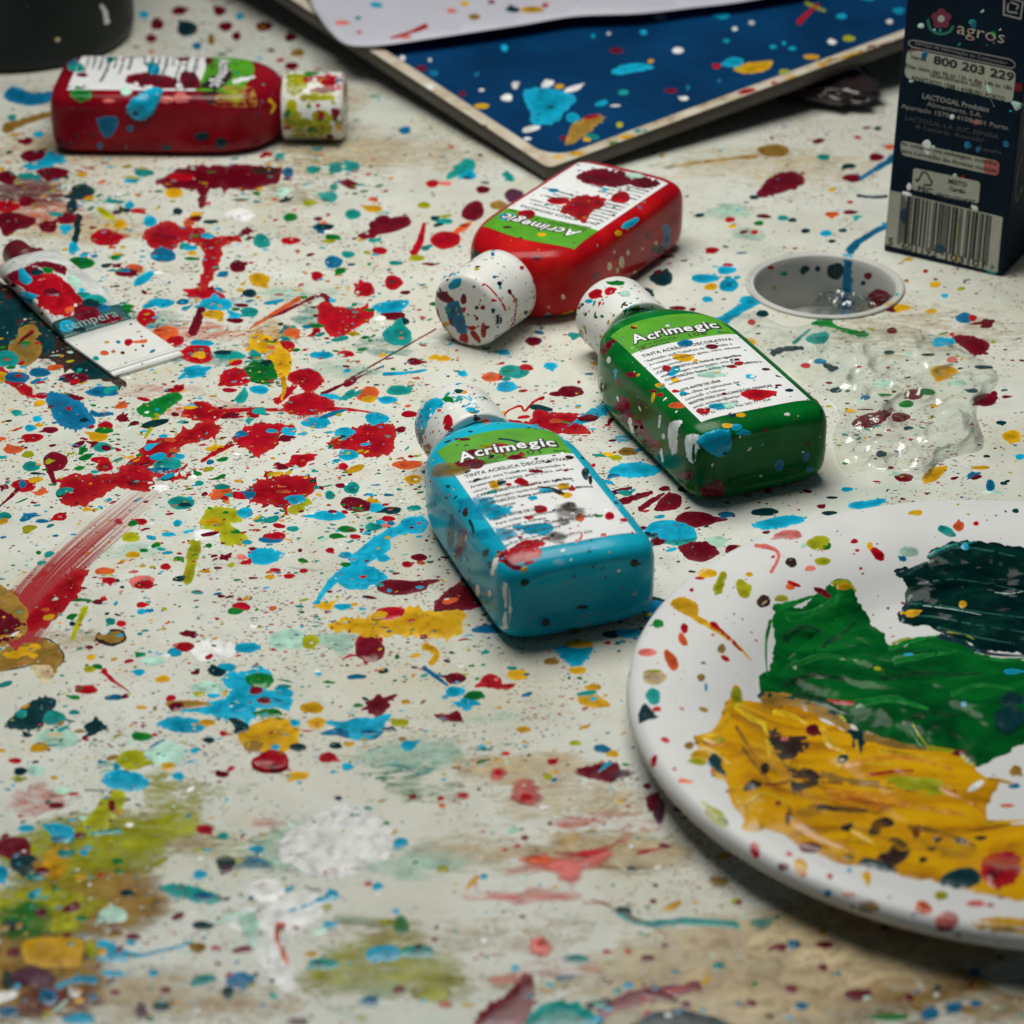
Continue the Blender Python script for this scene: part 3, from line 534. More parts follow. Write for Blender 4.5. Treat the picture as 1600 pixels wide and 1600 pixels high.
splats(TT, '''
C h.5 760,290 850,260 950,230 930,160 990,130 1100,125 1130,150 1090,200 1180,220 1220,260 1190,285 1080,280 1060,330 960,325 870,315; G h.8 1080 170 60 36; D 1100 255 35 20; K s 16 8 1090,245 1150,250 1215,268; G 1120 305 60 18; C 655,345 740,320 830,335 855,365 820,385 740,385 690,370; Y 860 345 40 14; K 905 130 40 22; M 870 200 80 26 a.7; N 780 268 90 18; D 735 277 34 22; L 830 225 22 14; C 890 232 28 10;
Y 1130 400 130 72; N 1060 440 50 26 a.7; R h1.0 1130 513 82 44; D 1135 540 60 16 a.7; K 1240 447 38 18; C 1147 447 24 16; K 1000 355 45 22 -30; C 1227 347 24 18; R 1130 388 16 10; N 1080 412 16 8; B 1500 372 104 44; C 1490 362 90 30; R 1365 490 38 22; Y 1240 565 50 18; Y 1320 347 36 26; Y 1300 282 50 24; K 870 417 26 12; R 930 390 16 12;
K 20,360 70,300 150,245 220,240 235,270 190,310 180,360 110,375 50,370; T 90 310 26 20; T 225 325 50 30 a.7; K s 10 6 230,310 270,330 310,340; M 240 410 88 42; B s 12 8 155,430 230,440 305,412; E 230 395 40 12; G 590 402 42 20; L 550 500 70 40; M 690 475 90 50; Y 700 520 30 14; D 925 560 30 14; R 645 395 12 8; Y 700 530 26 16;
C h.5 440,560 480,540 560,550 610,580 620,610 560,630 480,625 430,595; C 743 568 25 18; K s 6 5 355,625 400,628 450,625; L s 70 100 500,645 440,720 380,790; D 468 697 28 30; D 460 752 14 8; M 260 630 40 16; K 85 547 28 18; M 150 545 40 24;
C h.5 175,770 240,765 305,785 300,840 260,840 210,810; B 250 830 40 14; T s 26 20 380,808 440,802 515,798; D 235 690 36 14; C 110 785 36 16; D 60 870 75 55 ; K 100 930 65 40; C 5 975 28 40; Y 220 930 100 100 a.55 f; D 180 965 36 22; T 150 990 40 16; D 330 815 24 14; P 860 788 48 30 a.6 f; R 850 790 36 20; T 930 818 26 16; C 350 885 22 16; C 1070 872 34 16; G 490 922 25 16;
W 1150,880 1200,800 1260,770 1340,720 1450,690 1540,720 1600,760 1640,860 1590,930 1500,960 1420,990 1300,980 1210,940; W s 50 20 1200,900 1330,830 1480,760; W s 40 16 1280,960 1400,900 1560,850; W a1.2 f 1100,870 1180,770 1240,740 1350,690 1480,660 1560,700 1600,690 1680,860 1640,930 1560,990 1430,1000 1330,1030 1230,980 1130,920; W 1180,860 1230,790 1290,780 1360,720 1430,730 1500,700 1560,760 1530,800 1590,850 1540,930 1440,940 1390,980 1300,960 1270,900; W s 40 14 1360,960 1450,940 1600,900; M s 18 8 1230,900 1360,880 1500,890 a.5; E s 12 6 1300,800 1400,780 1480,800 a.5; P s 14 6 1350,970 1430,955 1510,940 a.5; K 940 930 44 34 a.5; B 1060 930 100 50 a.35 f; V 945 955 26 18;
W a1.2 f 930,1130 1100,1080 1260,1030 1420,1050 1330,1210 1220,1220 1220,1330 1260,1470 1120,1460 1030,1310 980,1220; W 940,1150 1060,1100 1180,1080 1300,1040 1400,1060 1340,1130 1280,1190 1210,1210 1180,1260 1200,1350 1240,1440 1160,1440 1090,1350 1040,1260 980,1210; W a.9 960,1140 1100,1100 1240,1050 1390,1070 1300,1190 1200,1200 1190,1330 1220,1440 1130,1430 1050,1300 1000,1210; M a.7 980,1150 1080,1130 1090,1250 1060,1300 1010,1220; O s 60 14 1175,1185 1150,1240 1205,1370; D s 14 4 1160,1215 1165,1260 1195,1320; C s 24 50 1170,1145 1290,1105 1395,1055 a.8; M s 30 20 1050,1180 1100,1250 1130,1380 a.8; W 1110 1045 85 50; Y s 18 14 1080,1020 1140,1025 1140,1055 1100,1070; V s 8 3 1270,1030 1350,1050 1430,1075;
T 660,1030 740,1015 860,1040 930,1080 870,1100 780,1080 700,1060; B 850 1070 50 20; C 835 977 32 18; C 1370 1187 28 16; D 300 1115 48 20 20; K 845 1190 45 20; K 530 1055 30 18; M 470 1145 60 36; T 1350 1350 65 24; K 1325 1350 20 16; C 1570 1310 44 36; G 340 1160 26 16; T 140 1065 30 20; D 170 1135 30 20; D 555 1237 34 14; N 485 1225 34 16; N 825 1283 34 24; Y 1300 1310 26 14; R 420 980 16 10;
Y 90,1260 160,1240 340,1250 330,1360 220,1370 100,1350; L 380 1290 40 60 a.6 f; C 400,1270 430,1250 520,1290 580,1310 520,1335 410,1335; C s 18 10 570,1318 700,1290 800,1258 a.7; C s 30 40 230,1445 320,1415 400,1420; C 470 1390 50 14; V 130 1410 130 70 a.8 f; D 60 1300 40 30 a.7 f; B 200 1490 45 32; B 40 1550 45 26; K 675 1528 40 22; B 1000 1420 60 36; K 950 1470 26 30; C 640 1390 22 16; D 480 1470 22 14; W 310 1470 26 22; B 385 1490 24 16; K 60 1190 70 50 a.7 f; K 30 1420 40 60 a.6 f; V 590 1545 40 50 a.7 f; T 1540 1505 34 22; V 1240 1590 60 30 a.6 f; T 1140 1485 18 14; D 690 1460 26 16; C 330 1580 70 26 a.7''', 0, 1000, Z)
splats(TT, '''
D 75 40 58 56; Y s 34 24 300,25 355,55 330,100; C 850,30 1000,25 980,80 930,110 880,80; N 830 90 34 14; Y 940 127 36 16; D 432 160 46 22; R 580 172 45 30; R s 26 18 590,190 630,195 675,188; P 600 165 14 10; Y 690 145 48 22; G 510 232 45 20; B s 24 10 300,115 360,160 400,190; C 430 215 42 22; D 340,310 400,310 440,295 460,340 380,335; C 50 370 84 46; B 70 385 40 16; L 200 345 40 16; K 150 372 32 10;
Y 945,230 1000,222 1080,270 1010,283 950,265; Y 1005 197 34 14; Y 715 373 30 14; C 235 440 32 25; R 640 473 18 10; R 835 507 25 14; P 610 555 55 40 a.6 f; R 610 553 20 14; P 725 640 90 75 a.6 f; R 725 657 30 22; P 462 652 34 26 a.5 f; R 462 650 20 14; R 370 660 16 10; O 375 690 14 10; D 255 652 16 12; D 920,550 1000,520 1110,515 1090,590 1000,580; V 1110 560 70 40 a.6 f; V 1278 712 34 66 a.8 f; D 1230 608 18 12; D 1270 645 16 12; 
P a1.1 f 620,930 780,870 900,880 1050,830 1210,780 1110,920 1000,980 950,1050 860,1040 780,970; O a1 f 640,920 760,890 900,900 820,950 720,940; R a1.2 f 820,880 960,870 1080,840 1160,810 1070,890 940,920; P 860 1100 300 46 a.35 f; P 950 760 160 60 a.4 f; Y 880 820 120 50 a.3 f; N 1150 950 180 40 a.4 f; P 785 1280 60 60 a.7 f; R 785 1265 34 28 a.8 f; K 1130 1130 36 20; T s 26 34 1110,1140 1230,1185 1400,1172 1610,1188; K s 16 14 1140,1150 1200,1175 1260,1195;
D h.5 510,1600 560,1530 640,1480 700,1400 740,1385 760,1430 740,1560 700,1620 520,1640; P 640 1420 110 40 a.4 f; D s 80 50 1040,1545 1200,1490 1450,1440 a.85; R s 40 20 1200,1500 1300,1470 1420,1445 a.6; T 740,1560 860,1500 1000,1550 1020,1640 740,1650; K 1180,1590 1300,1540 1500,1560 1600,1650 1150,1660; T 1020 1520 60 30 a.7 f; G 205 1190 36 40 a.9; L 150 1175 50 26 a.6 f; C 140 1305 72 32; T 270 1300 80 26; K 280 1285 22 18; L 340 1480 90 50 a.7 f; O 390 1520 40 24 a.7 f; D 1230 1328 30 18; D 195 1460 26 20; C 1150 1440 28 14; D 345 1250 14 10; T 940 1330 50 20 a.6; B 890 1405 60 24 a.5 f; B 75 1505 36 22; C 680 1368 18 16; D 1255 1090 16 12; R 1060 1300 16 12; R 1150 1300 16 12; N s 8 6 1000,1080 1250,1190 1310,1260 1250,1380 1180,1440 a.6; C 107 1028 24 18; R 68 1018 18 10; D 720 825 16 12; R 690 860 14 10; M 670 795 22 18; L 815 570 20 16; Q 825 765 10 9; Y 1085 475 28 16; L 930 430 24 12''', 550, 1000, Z)
splats(TT, '''
D 60 680 36 40 a.9; V 80 715 26 50 a.8; D 100 860 26 14; D 410 1092 16 12; D 580 1282 34 20; B 640 1270 30 22 a.8; D 905 1480 60 28; D 630 1455 30 20; D 760 1365 26 16; B 670 1525 30 18; D 1120 1490 26 16; B 1310 1530 36 24; N 330 1010 60 40 a.5 f; K 1240 1450 20 14; B 1400 1515 26 16; D 465 1515 22 18; T 325 1358 26 18; T 510 1180 70 50 a.4 f; D 770 1270 40 16 a.7; V 1020 1200 24 16 a.7; K 535 1570 20 14; B 160 1550 20 12''', 1000, 1000, Z)
splats(TT, '''
K 815 293 26 11; D h.4 880,430 920,400 1000,380 1060,370 1030,410 1000,435 930,450; D 1085 405 40 20; G 1110 350 30 16; D 1140 310 40 22; G 1195 300 34 15; D 1440 332 52 26; D 1475 308 14 14; D 1525 320 18 7; K 1505 428 22 9; Y 1550 485 40 26; K 1005 558 22 14; D 1100 657 38 18; Y h.5 1180,650 1220,615 1280,610 1265,640 1230,670 1185,680; K 1118 450 20 8; C 862 706 25 10; C 875,780 890,760 1020,745 1000,770 930,790; C 470,850 600,815 690,825 650,850 560,870 500,870; K 790 805 32 10; K 520 800 60 16; C 130 880 110 46; D 230 830 80 34; D 400 960 50 22; D 250 970 80 34; B 360 810 36 12;
C 470 175 30 12; R 690 190 20 12; B 750 172 26 12; M 1010 265 44 14; G 1020 312 30 6; R 720 330 26 6 -25; R 910 195 14 5; C 1280 90 36 16; K 1035 135 20 9; R 1300 60 10 8; Y 875 378 20 10; Y 1225 357 18 7; B 1460 690 20 24; M 1475 718 50 8; K 1515 680 16 7; C 1585 570 20 12; D 1045 615 12 7; Y 1420 615 40 8; K 800 740 24 6; D 755 777 18 9; K 1385 295 24 10; M 1320 262 36 12; P 1300 165 24 12''', 1000, 500, Z)
# dark paint spilled beside the tube, deepened to paint the tube's shadow in
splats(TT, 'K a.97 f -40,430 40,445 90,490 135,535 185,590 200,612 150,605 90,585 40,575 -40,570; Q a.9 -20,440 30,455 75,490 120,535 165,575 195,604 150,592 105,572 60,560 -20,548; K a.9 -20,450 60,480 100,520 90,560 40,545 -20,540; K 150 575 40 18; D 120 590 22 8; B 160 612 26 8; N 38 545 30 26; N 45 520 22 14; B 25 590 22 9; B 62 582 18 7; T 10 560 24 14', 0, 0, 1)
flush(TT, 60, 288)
# countless small droplets, denser to the left as in the photograph
def droplets():
    V, T, C = [], [], []; r0 = np.random.default_rng(5)
    left = 'RRRDDCCTTTGGKYYLMOBW'; right = 'DDDRGKKTCYLMBD'; low = 'CCRDTYYLKMGBWN'
    jobs = [((i+r0.random())*200, (j+r0.random())*200, None, 1.0) for j in range(8) for i in range(8) for _ in range(int(DENS[j][i]*24))]
    pals = ('RRRDDCCTTTGGKYYLMOB', 'DDDRGKKTCYLMBD', 'CCRDTYYLKMGB')
    flat = np.array(DENS, float).ravel(); flat /= flat.sum()
    for _ in range(90):                               # flicked sprays: drops of one colour strung along a direction
        ij = r0.choice(64, p=flat); x0 = (ij % 8+r0.random())*200; y0 = (ij//8+r0.random())*200; an = r0.normal(.5, .5); ln = r0.uniform(30, 130)
        pal = pals[1] if x0 > 950 and y0 < 1000 else (pals[2] if y0 > 1080 else pals[0]); cd_ = pal[r0.integers(len(pal))]
        for _ in range(r0.integers(10, 34)):
            a, q = r0.normal()*ln*.5, r0.normal()*ln*.16; jobs.append((x0+a*math.cos(an)+q*math.sin(an), y0-(a*math.sin(an)-q*math.cos(an))*.6, cd_, r0.uniform(.4, 1.0)))
    for cen, size, code in SATS:                     # each large splat throws a few satellites of its own colour
        for _ in range(int(min(size, 70)/5)):
            t = r0.uniform(0, 6.28); q = size*(.55+r0.exponential(.45)); jobs.append((cen[0]+q*math.cos(t)*1.2, cen[1]+q*math.sin(t)*.65, code, .62))
    for px, py, code, ks in jobs:
            if True:
                c = G(px, py)
                if (c.xy-Vector((HX, HY))).length < HR+.0006: continue
                pal = right if px > 950 and py < 1000 else (low if py > 1080 else left)
                col = np.array(PALS[code or pal[r0.integers(len(pal))]])*r0.uniform(.75, 1.2)
                r = min(.20e-3*math.exp(abs(r0.normal())*.85-.1), .0020); r *= ks; N = 10 if r < .6e-3 else 20
                el = 1+abs(r0.normal())*.45; an = r0.normal(.45, .55); ph = r0.uniform(0, 6.28, 3); h = (.02+r0.random()*.05+r*12)*1e-3
                if r0.random() < .05: el *= 2.6; r *= .6
                tail = r0.random() < .12; ka = r0.uniform(0, 6.28); b0 = len(V); ca, sa = math.cos(an), math.sin(an)
                hb = HM[min(399, max(0, int(py/4))), min(399, max(0, int(px/4)))]
                if hb > 2e-5 and r0.random() < .5: continue
                for s, hh in ((1, .005e-3+hb*.9), (.78, h*.85+hb), (.0, h+hb)):
                    for k in range(N if s else 1):
                        t = 2*math.pi*k/N; rr = r*s*(1+.13*math.sin(2*t+ph[0])+.06*math.sin(3*t+ph[1])+.03*math.sin(5*t+ph[2]))
                        if tail: rr *= 1+1.1*math.exp(-((((t-ka+math.pi) % 6.2832)-math.pi)/.3)**2)
                        X = rr*math.cos(t)*el; Y = rr*math.sin(t); V.append((c.x+X*ca-Y*sa, c.y+X*sa+Y*ca, hh)); C.append((*(col*(.86 if s == 1 else 1)), 1))
                for k in range(N):
                    k2 = (k+1) % N; T += [(b0+k, b0+k2, b0+N+k2), (b0+k, b0+N+k2, b0+N+k), (b0+N+k, b0+N+k2, b0+2*N)]
    tag(mk('paint_droplets', V, T, PAINT, table, True, C), kind='stuff')
droplets()
# the blue string of paint that runs over the rim and down into the hole
TS = Target(table, wbvh([sleeve], Matrix())[0], Matrix())
splats(TS, 'B s 34 40 885,1035 872,1060 868,1085 866,1130 862,1200 855,1310; K 690 1120 18 14 a.8; T 600 1140 14 10; R 545 1115 14 9; D 950 1150 18 14 a.8; K 930 1180 12 10; Y 560 1200 10 8; K 815 1130 36 36 a.7; D 1000 1250 60 40; Y 1060 1270 40 16; K 740 1120 12 12; T 1060 1225 18 10; K 680 1128 14 16; C 872 1060 30 14', 1000, 0, Z)
flush(TS, 60)
# ------------------------------------------------------------------ paint bottles
BT = .0114
ST = [(1.5, 5, 2.2, 2.6), (1.35, 9, 4.2, 3), (.9, 12, 5.8, 3.4), (.25, 14, 7.0, 3.8), (0, 15, 7.7, 4), (.15, 16, 8.4, 4.2), (.7, 17.4, 9.35, 4.5), (1.7, 18.6, 10.2, 4.8), (3.0, 19.4, 10.8, 5), (4.8, 19.9, 11.2, 5.2), (7, 20.1, 11.4, 5.4),
      (18, 20.1, 11.4, 5.6), (32, 20.1, 11.4, 5.6), (46, 20.1, 11.4, 5.6), (53, 20.0, 11.4, 5.5), (57, 19.8, 11.4, 5.2), (60, 19.4, 11.4, 4.8), (63, 18.7, 11.35, 4.4), (66, 17.6, 11.25, 4.0), (69, 15.9, 11.0, 3.5), (71.5, 13.7, 10.6, 3.0), (73.3, 11.4, 10.0, 2.6),
      (74.4, 9.7, 9.3, 2.2), (75.1, 9.0, 9.0, 2), (79, 8.8, 8.8, 2), (84, 8.8, 8.8, 2)]
def zs(x, y):
    """upper skin of a lying bottle, local metres"""
    ym = y*1e3; i = 4
    while i < len(ST)-2 and ST[i+1][0] < ym: i += 1
    s0, s1 = ST[i], ST[i+1]; t = min(max((ym-s0[0])/(s1[0]-s0[0]+1e-9), 0), 1)
    a, b, n = (s0[k]+(s1[k]-s0[k])*t for k in (1, 2, 3)); q = min(abs(x)*1e3/a, .995)
    return BT+b*1e-3*(1-q**n)**(1/n)
LINES = ['"Aplicação: para Trabalhos de Decoração e', 'Artesanato em madera, gesso, vidro, estuque', 'couro, cortiça', 'CARACTERISTICAS: Solúvel em água/Boa', 'adesão/Secagem rápida/Acabamento mate',
         'COMPOSIÇÃO: Resina acrílica, Pigmentos, aditivos e', 'conservantes', '', 'AGITE ANTES DE USAR', 'Para todas as aplicações de', 'consultar o folheto', 'MANTER FORA DO ALCANCE DAS CRIANÇAS', 'email: artimagic@tempo', 'Rua Bom Jardim, 256', 'Tel. 22 777 622  Fax 262 777 624']
CAPS = []
def make_bottle(x, y, a, bodymat, label, seed, num='101'):
    root = empty('paint_bottle', (x+.0018*math.sin(a), y-.0018*math.cos(a), 0), a); root.scale = (1.055,)*3; tag(root, label, 'paint bottle', 'bottles of acrylic paint lying on the table')
    M = mat_of(root); N = 88; V, Fc = [], []
    for ym, aa, bb, n in ST:
        for k in range(N):
            t = 2*math.pi*k/N; c, s = math.cos(t), math.sin(t)
            V.append((math.copysign(abs(c)**(2/n), c)*aa*1e-3, ym*1e-3, BT+math.copysign(abs(s)**(2/n), s)*bb*1e-3))
    for i in range(len(ST)-1):
        for k in range(N):
            p = i*N+k; q = i*N+(k+1) % N; Fc.append((p, p+N, q+N, q))
    Fc.append(tuple(range(N))); Fc.append(tuple(range(len(ST)*N-1, (len(ST)-1)*N-1, -1)))
    body = mk('bottle_body', V, Fc, bodymat, root)
    # cap: slightly domed, rounded edges, faint step near the skirt
    pr = [(8.9, 0), (10.6, 0), (11.0, .35), (11.05, 3.2), (10.95, 3.5), (11.0, 3.9), (11.0, 17.2), (10.7, 18.4), (9.9, 19.2), (8.8, 19.5), (5, 19.75), (.2, 19.8)]
    v, f = revolve(pr, 64, False, True)
    cap = mk('screw_cap', [(p*1.03e-3, .0760+r*1.06e-3, BT+q*1.03e-3) for q, p, r in v], f, WHITEP, root)
    # label: white field with a green head band
    def patch(y0, y1, hw, lift, arc0, arc1, name, mat, par):
        V, Fc = [], []; nx, ny = 26, 22
        for j in range(ny+1):
            for i in range(nx+1):
                X = (-1+2*i/nx)*hw; q = 1-(X/hw)**2; Y = (y0+arc0*q)+((y1+arc1*q)-(y0+arc0*q))*j/ny
                V.append((X, Y, zs(X, Y)+lift))
        for j in range(ny):
            for i in range(nx):
                p = j*(nx+1)+i; Fc.append((p, p+1, p+nx+2, p+nx+1))
        return mk(name, V, Fc, mat, par)
    lab = patch(.0062, .0485, .0158, .00008, 0, .0012, 'label', PAPER, root)
    band = patch(.0485, .0622, .0158, .00009, .0012, .0040, 'label_band', LGREEN, root)
    def mp(lift): return lambda X, Y: (X, Y, zs(X, Y)+lift)
    def arc(Y0): return lambda lift: (lambda X, Y: (X, Y+.0022*(1-(X/.0158)**2), zs(X, Y+.0022*(1-(X/.0158)**2))+lift))
    A = arc(0); jr = random.Random(seed)
    # the name in loose, outlined letters
    letters = 'Acrimegic'; xs = -.0128; adv = []
    for ch in letters:
        v, _ = text_geo(ch, .0); adv.append(v[:, 0].max()-v[:, 0].min())
    hgt = .0062; tot = sum(adv)*hgt+len(adv)*.0007; kx = .0262/tot; cx = xs; outl, core = Print(), Print()
    for ch, ad in zip(letters, adv):
        dy = jr.uniform(-.0003, .0003); hh = hgt*jr.uniform(.95, 1.08)
        outl.text(ch, cx-.00035, .0521+dy, hh, A(.00016), width=ad*hgt*kx+.0012, bold=.085, shear=.12)
        core.text(ch, cx, .0521+dy, hh, A(.00022), width=ad*hgt*kx+.0002, bold=.022, shear=.12)
        cx += (ad*hgt+.0007)*kx
    outl.build('lettering_outline', INK, band); core.build('lettering', WINK, band)
    sm = Print()
    sm.text('TINTA ACRÍLICA', -.0132, .0493, .0019, A(.00016), width=.0125); sm.text('DECORATIVA', -.0132, .0475, .0019, A(.00016), width=.0095)
    sm.text(num, .0030, .0487, .0030, A(.00016), width=.0050); sm.text('60ml', .0112, .0490, .0016, A(.00016), width=.0030)
    sm.build('small_print', INK, band)
    fp = Print(); B0 = (lambda X, Y: (X, Y+.0010*(1-(X/.0158)**2), zs(X, Y)+.00016))
    fp.text('TINTA ACRÍLICA DECORATIVA', -.0140, .0445, .0022, B0, width=.0270, bold=.012)
    yy = .0418
    for ln in LINES:
        if ln:
            wd = min(.0285, len(ln)*.00062*1.02); cap_ = ln[:8].isupper()
            fp.text(ln, -.0145, yy, .00175, B0, width=wd*(1.1 if cap_ and wd < .025 else 1), bold=.02 if cap_ else .004)
        yy -= .00242
    fp.build('fine_print', INK, lab)
    lo = Print(); 
    bv, pw = wbvh([body, cap, lab, band], M); CAPS.append((root, wbvh([cap], M)[1]))
    return root, Target(root, bv, M), pw
blue, TB, pB = make_bottle(.0172, .6055, .344, BLUEB, 'blue paint bottle lying label up, nearest of the bottles, beside the plate', 1)
green, TG, pG = make_bottle(.0684, .6780, .400, GREENB, 'green paint bottle lying label up with its white cap against the red bottle', 2, '106')
red, TR, pR = make_bottle(.0386, .8545, 2.587, REDB, 'bright red paint bottle with its white cap pointing towards the viewer', 3)
crim, TC, pC = make_bottle(-.1590, .9420, -1.60, CRIMB, 'dark red paint bottle lying sideways by the dark jar, cap stained yellow', 4)
splats(TB, '''
C 40,250 60,180 130,120 230,80 210,130 130,190 80,260 40,330; G 240 95 35 18; R 215,210 245,190 265,230 275,280 255,300 230,260; R 420 218 25 12; N 390 170 26 16 a.7; C s 10 8 370,75 388,110 340,145; C s 8 6 300,75 360,90 440,150; O 185 165 14 10; B 45 380 20 26 a.7; T 80 290 18 30 a.6;
R 640,1090 600,1040 700,1005 760,970 850,990 800,1040 720,1080; O 700 1060 40 14 a.8; C 640,890 720,880 860,870 900,900 840,940 700,925; R 820 783 40 26; R 745 835 30 12; C 560 800 90 26 20 a.9; C 480 730 50 26 a.5; Y 530 630 35 28; Y 960 640 40 20; Y 985 695 30 20; Q 800,640 900,650 990,690 960,700 880,670 a.8; R 1015 655 24 14; O 1065 835 28 25; R 1250 825 32 24; G 1180 825 26 10 a.7;
R 660,600 700,585 745,620 720,640 660,620; R s 10 8 720,638 760,632 795,612; R 620 628 20 10; C 860 665 52 16; C 770 712 30 14; Q 1000 770 70 48 a.55 f; Q 960 860 60 40 a.45 f; D 405 430 50 22; D 660 458 50 16; R 700 440 24 10; D 845 382 40 18; D 790 545 50 10; K 1405 1120 28 24; K 850 1490 25 28; K 1080 1395 40 12; K 720 1240 30 22; C 590 1085 22 18; W s 36 26 545,1090 530,1140 515,1195;
W s 40 44 590,1250 610,1350 615,1430 590,1525 a.9; W 425 1290 15 36; W 500 1310 12 22; D s 70 24 335,920 320,1000 290,1090; K s 22 16 375,850 395,900 400,945; K 470 1060 16 26; D 540,1040 600,1060 640,1100 720,1160 650,1160 580,1110; N s 30 24 230,555 330,530 430,490 a.6; K s 10 14 555,342 640,352 735,382; D 330 345 50 10; P s 18 14 1035,985 1070,965 1075,930; O 1213 945 18 14; W 930 1110 70 36 a.35 f; M 120 670 14 24; Q 350 800 20 30 a.7; K 240 640 14 10; K 230 710 12 8; R 1340 850 26 12; K 1100 560 24 40 a.6; Q 1130 600 12 30; W 350 960 10 26; K 500 1130 14 24 a.8; Q 1030 1540 50 18 a.6; L 520 390 90 18 a.5; C 900 1480 26 20 a.7; M 700 490 16 10; C 1170 1030 30 12; R 850 965 30 8''', 640, 600, .25)
splats(TB, 'C 760 800 34 14 a.6; C 770 835 40 10 a.5; Q 890 800 30 22 a.5 f; Q 870 840 24 16 a.5 f; N 700 735 30 12 a.5; R 780 700 20 8 a.8; D 735 725 24 8 a.7; C 740 790 30 14 a.5; R 815 868 30 16 a.7; B 720 850 16 40 a.4 f; K 705 830 14 40 a.5 f', 0, 0, 1)
flush(TB, 55); specks_on(TB, pB, 420, .36, 'KDWTQRY', blue, 3)
splats(TG, '''
R 115 112 42 28 20; R 205 94 40 22 15; G 240 47 55 14; N 30 370 18 46; L 360 195 18 20; C s 8 8 395,155 320,190 285,240; D 15 185 16 20; K 35 175 14 10; C 75 155 26 12 a.7; M 290 110 36 20 a.6; G 155 245 12 9; K 120 250 9 9; D 295 178 16 6;
D 150,450 180,400 240,380 200,440 160,480; C h1.3 720,980 800,930 900,920 920,980 890,1070 820,1070 760,1030; C 1005 937 35 18; C 955 905 35 20; K h.3 870 1050 22 14; Y 900 895 35 14; W 550,900 580,870 630,870 605,940 600,1050 570,1060 550,980; W 655,960 690,945 740,960 725,1040 700,1110 670,1100 650,1020; W s 16 14 500,835 498,865 494,905; W s 22 14 500,1020 508,1060 517,1112; W s 30 14 312,830 328,900 347,975; W 120,640 150,610 165,650 155,750 120,740;
R 980,705 1050,680 1190,690 1170,720 1080,745 1010,730; O 600 775 50 18; R 755 810 42 18; C 850 780 60 20; M 905 775 44 22 a.8; C 540,590 590,540 620,560 580,600; R 540 555 30 18; Y 500 655 30 14; Y 590 625 25 14; R 500 712 20 12; C 1040 603 32 14; R 970 525 28 13; M 800 590 80 22 a.85; M 830 550 60 14 a.8; B 650 405 45 22; Y 640 490 62 24; D 810 425 40 14; D 325 593 30 18; K 930 832 28 14; Y 980 832 28 14; W 480 535 40 20; C 640 705 26 12; R 590 690 20 10; K 380 770 16 12 a.7; D 460 690 22 10; R 930 545 30 8;
D s 80 110 270,740 300,860 400,970 480,1060 a.85; D h.5 815 1290 75 58; B 1210 1130 28 32; B 1370 1080 18 32 -20; B 1390 1157 20 18; D 1130 925 14 14; W 1100 1195 10 6; W 520 960 10 18; C 235 575 12 18; D 255 640 14 24; W 195 505 12 20; W 545 300 14 6; Q 1130 560 26 8; K 1270 685 26 10; D 1205 655 22 6; K 370 205 60 12; G 250 300 40 14; D 660 1190 60 40 a.6 f; C 285 800 12 24 a.8''', 900, 430, .2625)
flush(TG, 55); specks_on(TG, pG, 330, .32, 'KWDCTWY', green, 4)
splats(TR, '''
B 390,210 440,190 470,260 480,320 470,340 420,290 395,250; R 465 350 20 28; D 350,165 370,140 425,182 392,195; R s 22 14 348,225 365,290 420,375; R 515 335 34 12 -50 a.7; R 548 310 12 34 a.7; R 500 300 18 10 a.7; C 430 115 32 20 35; R s 5 10 505,88 570,130 615,180 640,225; R s 6 18 665,160 685,200 672,280 640,345; K 610 265 16 20; D 465 180 12 24; B 610 338 14 10; K 725 237 10 10; G 745 240 6 10; L 520 55 12 6; D 545 215 10 10; K 520 215 9 8; R 505 375 8 10; C 420 75 14 8; D 415 270 12 20 a.8; R 590 185 14 6''', 550, 400, .375)
splats(TR, '''
D 805,110 850,75 950,55 1060,60 1130,90 1140,140 1080,165 960,165 860,145; D 1230 140 90 38; R 700,320 780,240 860,220 980,240 960,290 890,330 860,390 800,370 760,340; O 840 350 34 22 a.8; R 690 255 75 22; R 1080 235 60 38; R 490 340 60 28; C 375 355 55 24; C 1140 395 60 22 30; Y 1065 457 22 18; C 660 190 35 13; C 1055 118 30 12; B s 38 56 1360,410 1368,480 1360,540; E 1010 665 13 28; E 1085 640 17 38; E 1060 690 9 18; E 1125 580 9 18; E 1170 710 13 20; E 720 855 12 16; E 1040 575 6 10; E 1215 555 6 10; E 1300 520 8 14; E 630 920 8 8; K 640 990 45 25 a.8; K 1320 560 50 30 a.6; D 930 720 26 20; K 160 590 34 30 a.7; B 280 588 12 14; D 560 610 30 20; M 1160 100 60 20 a.8; R 650 600 40 12; Q 370 420 30 8 a.6; C 980 185 20 10; K 1250 480 26 40 a.5 f''', 700, 250, .25)
flush(TR, 50); specks_on(TR, pR, 260, .34, 'KDTDBY', red, 5)
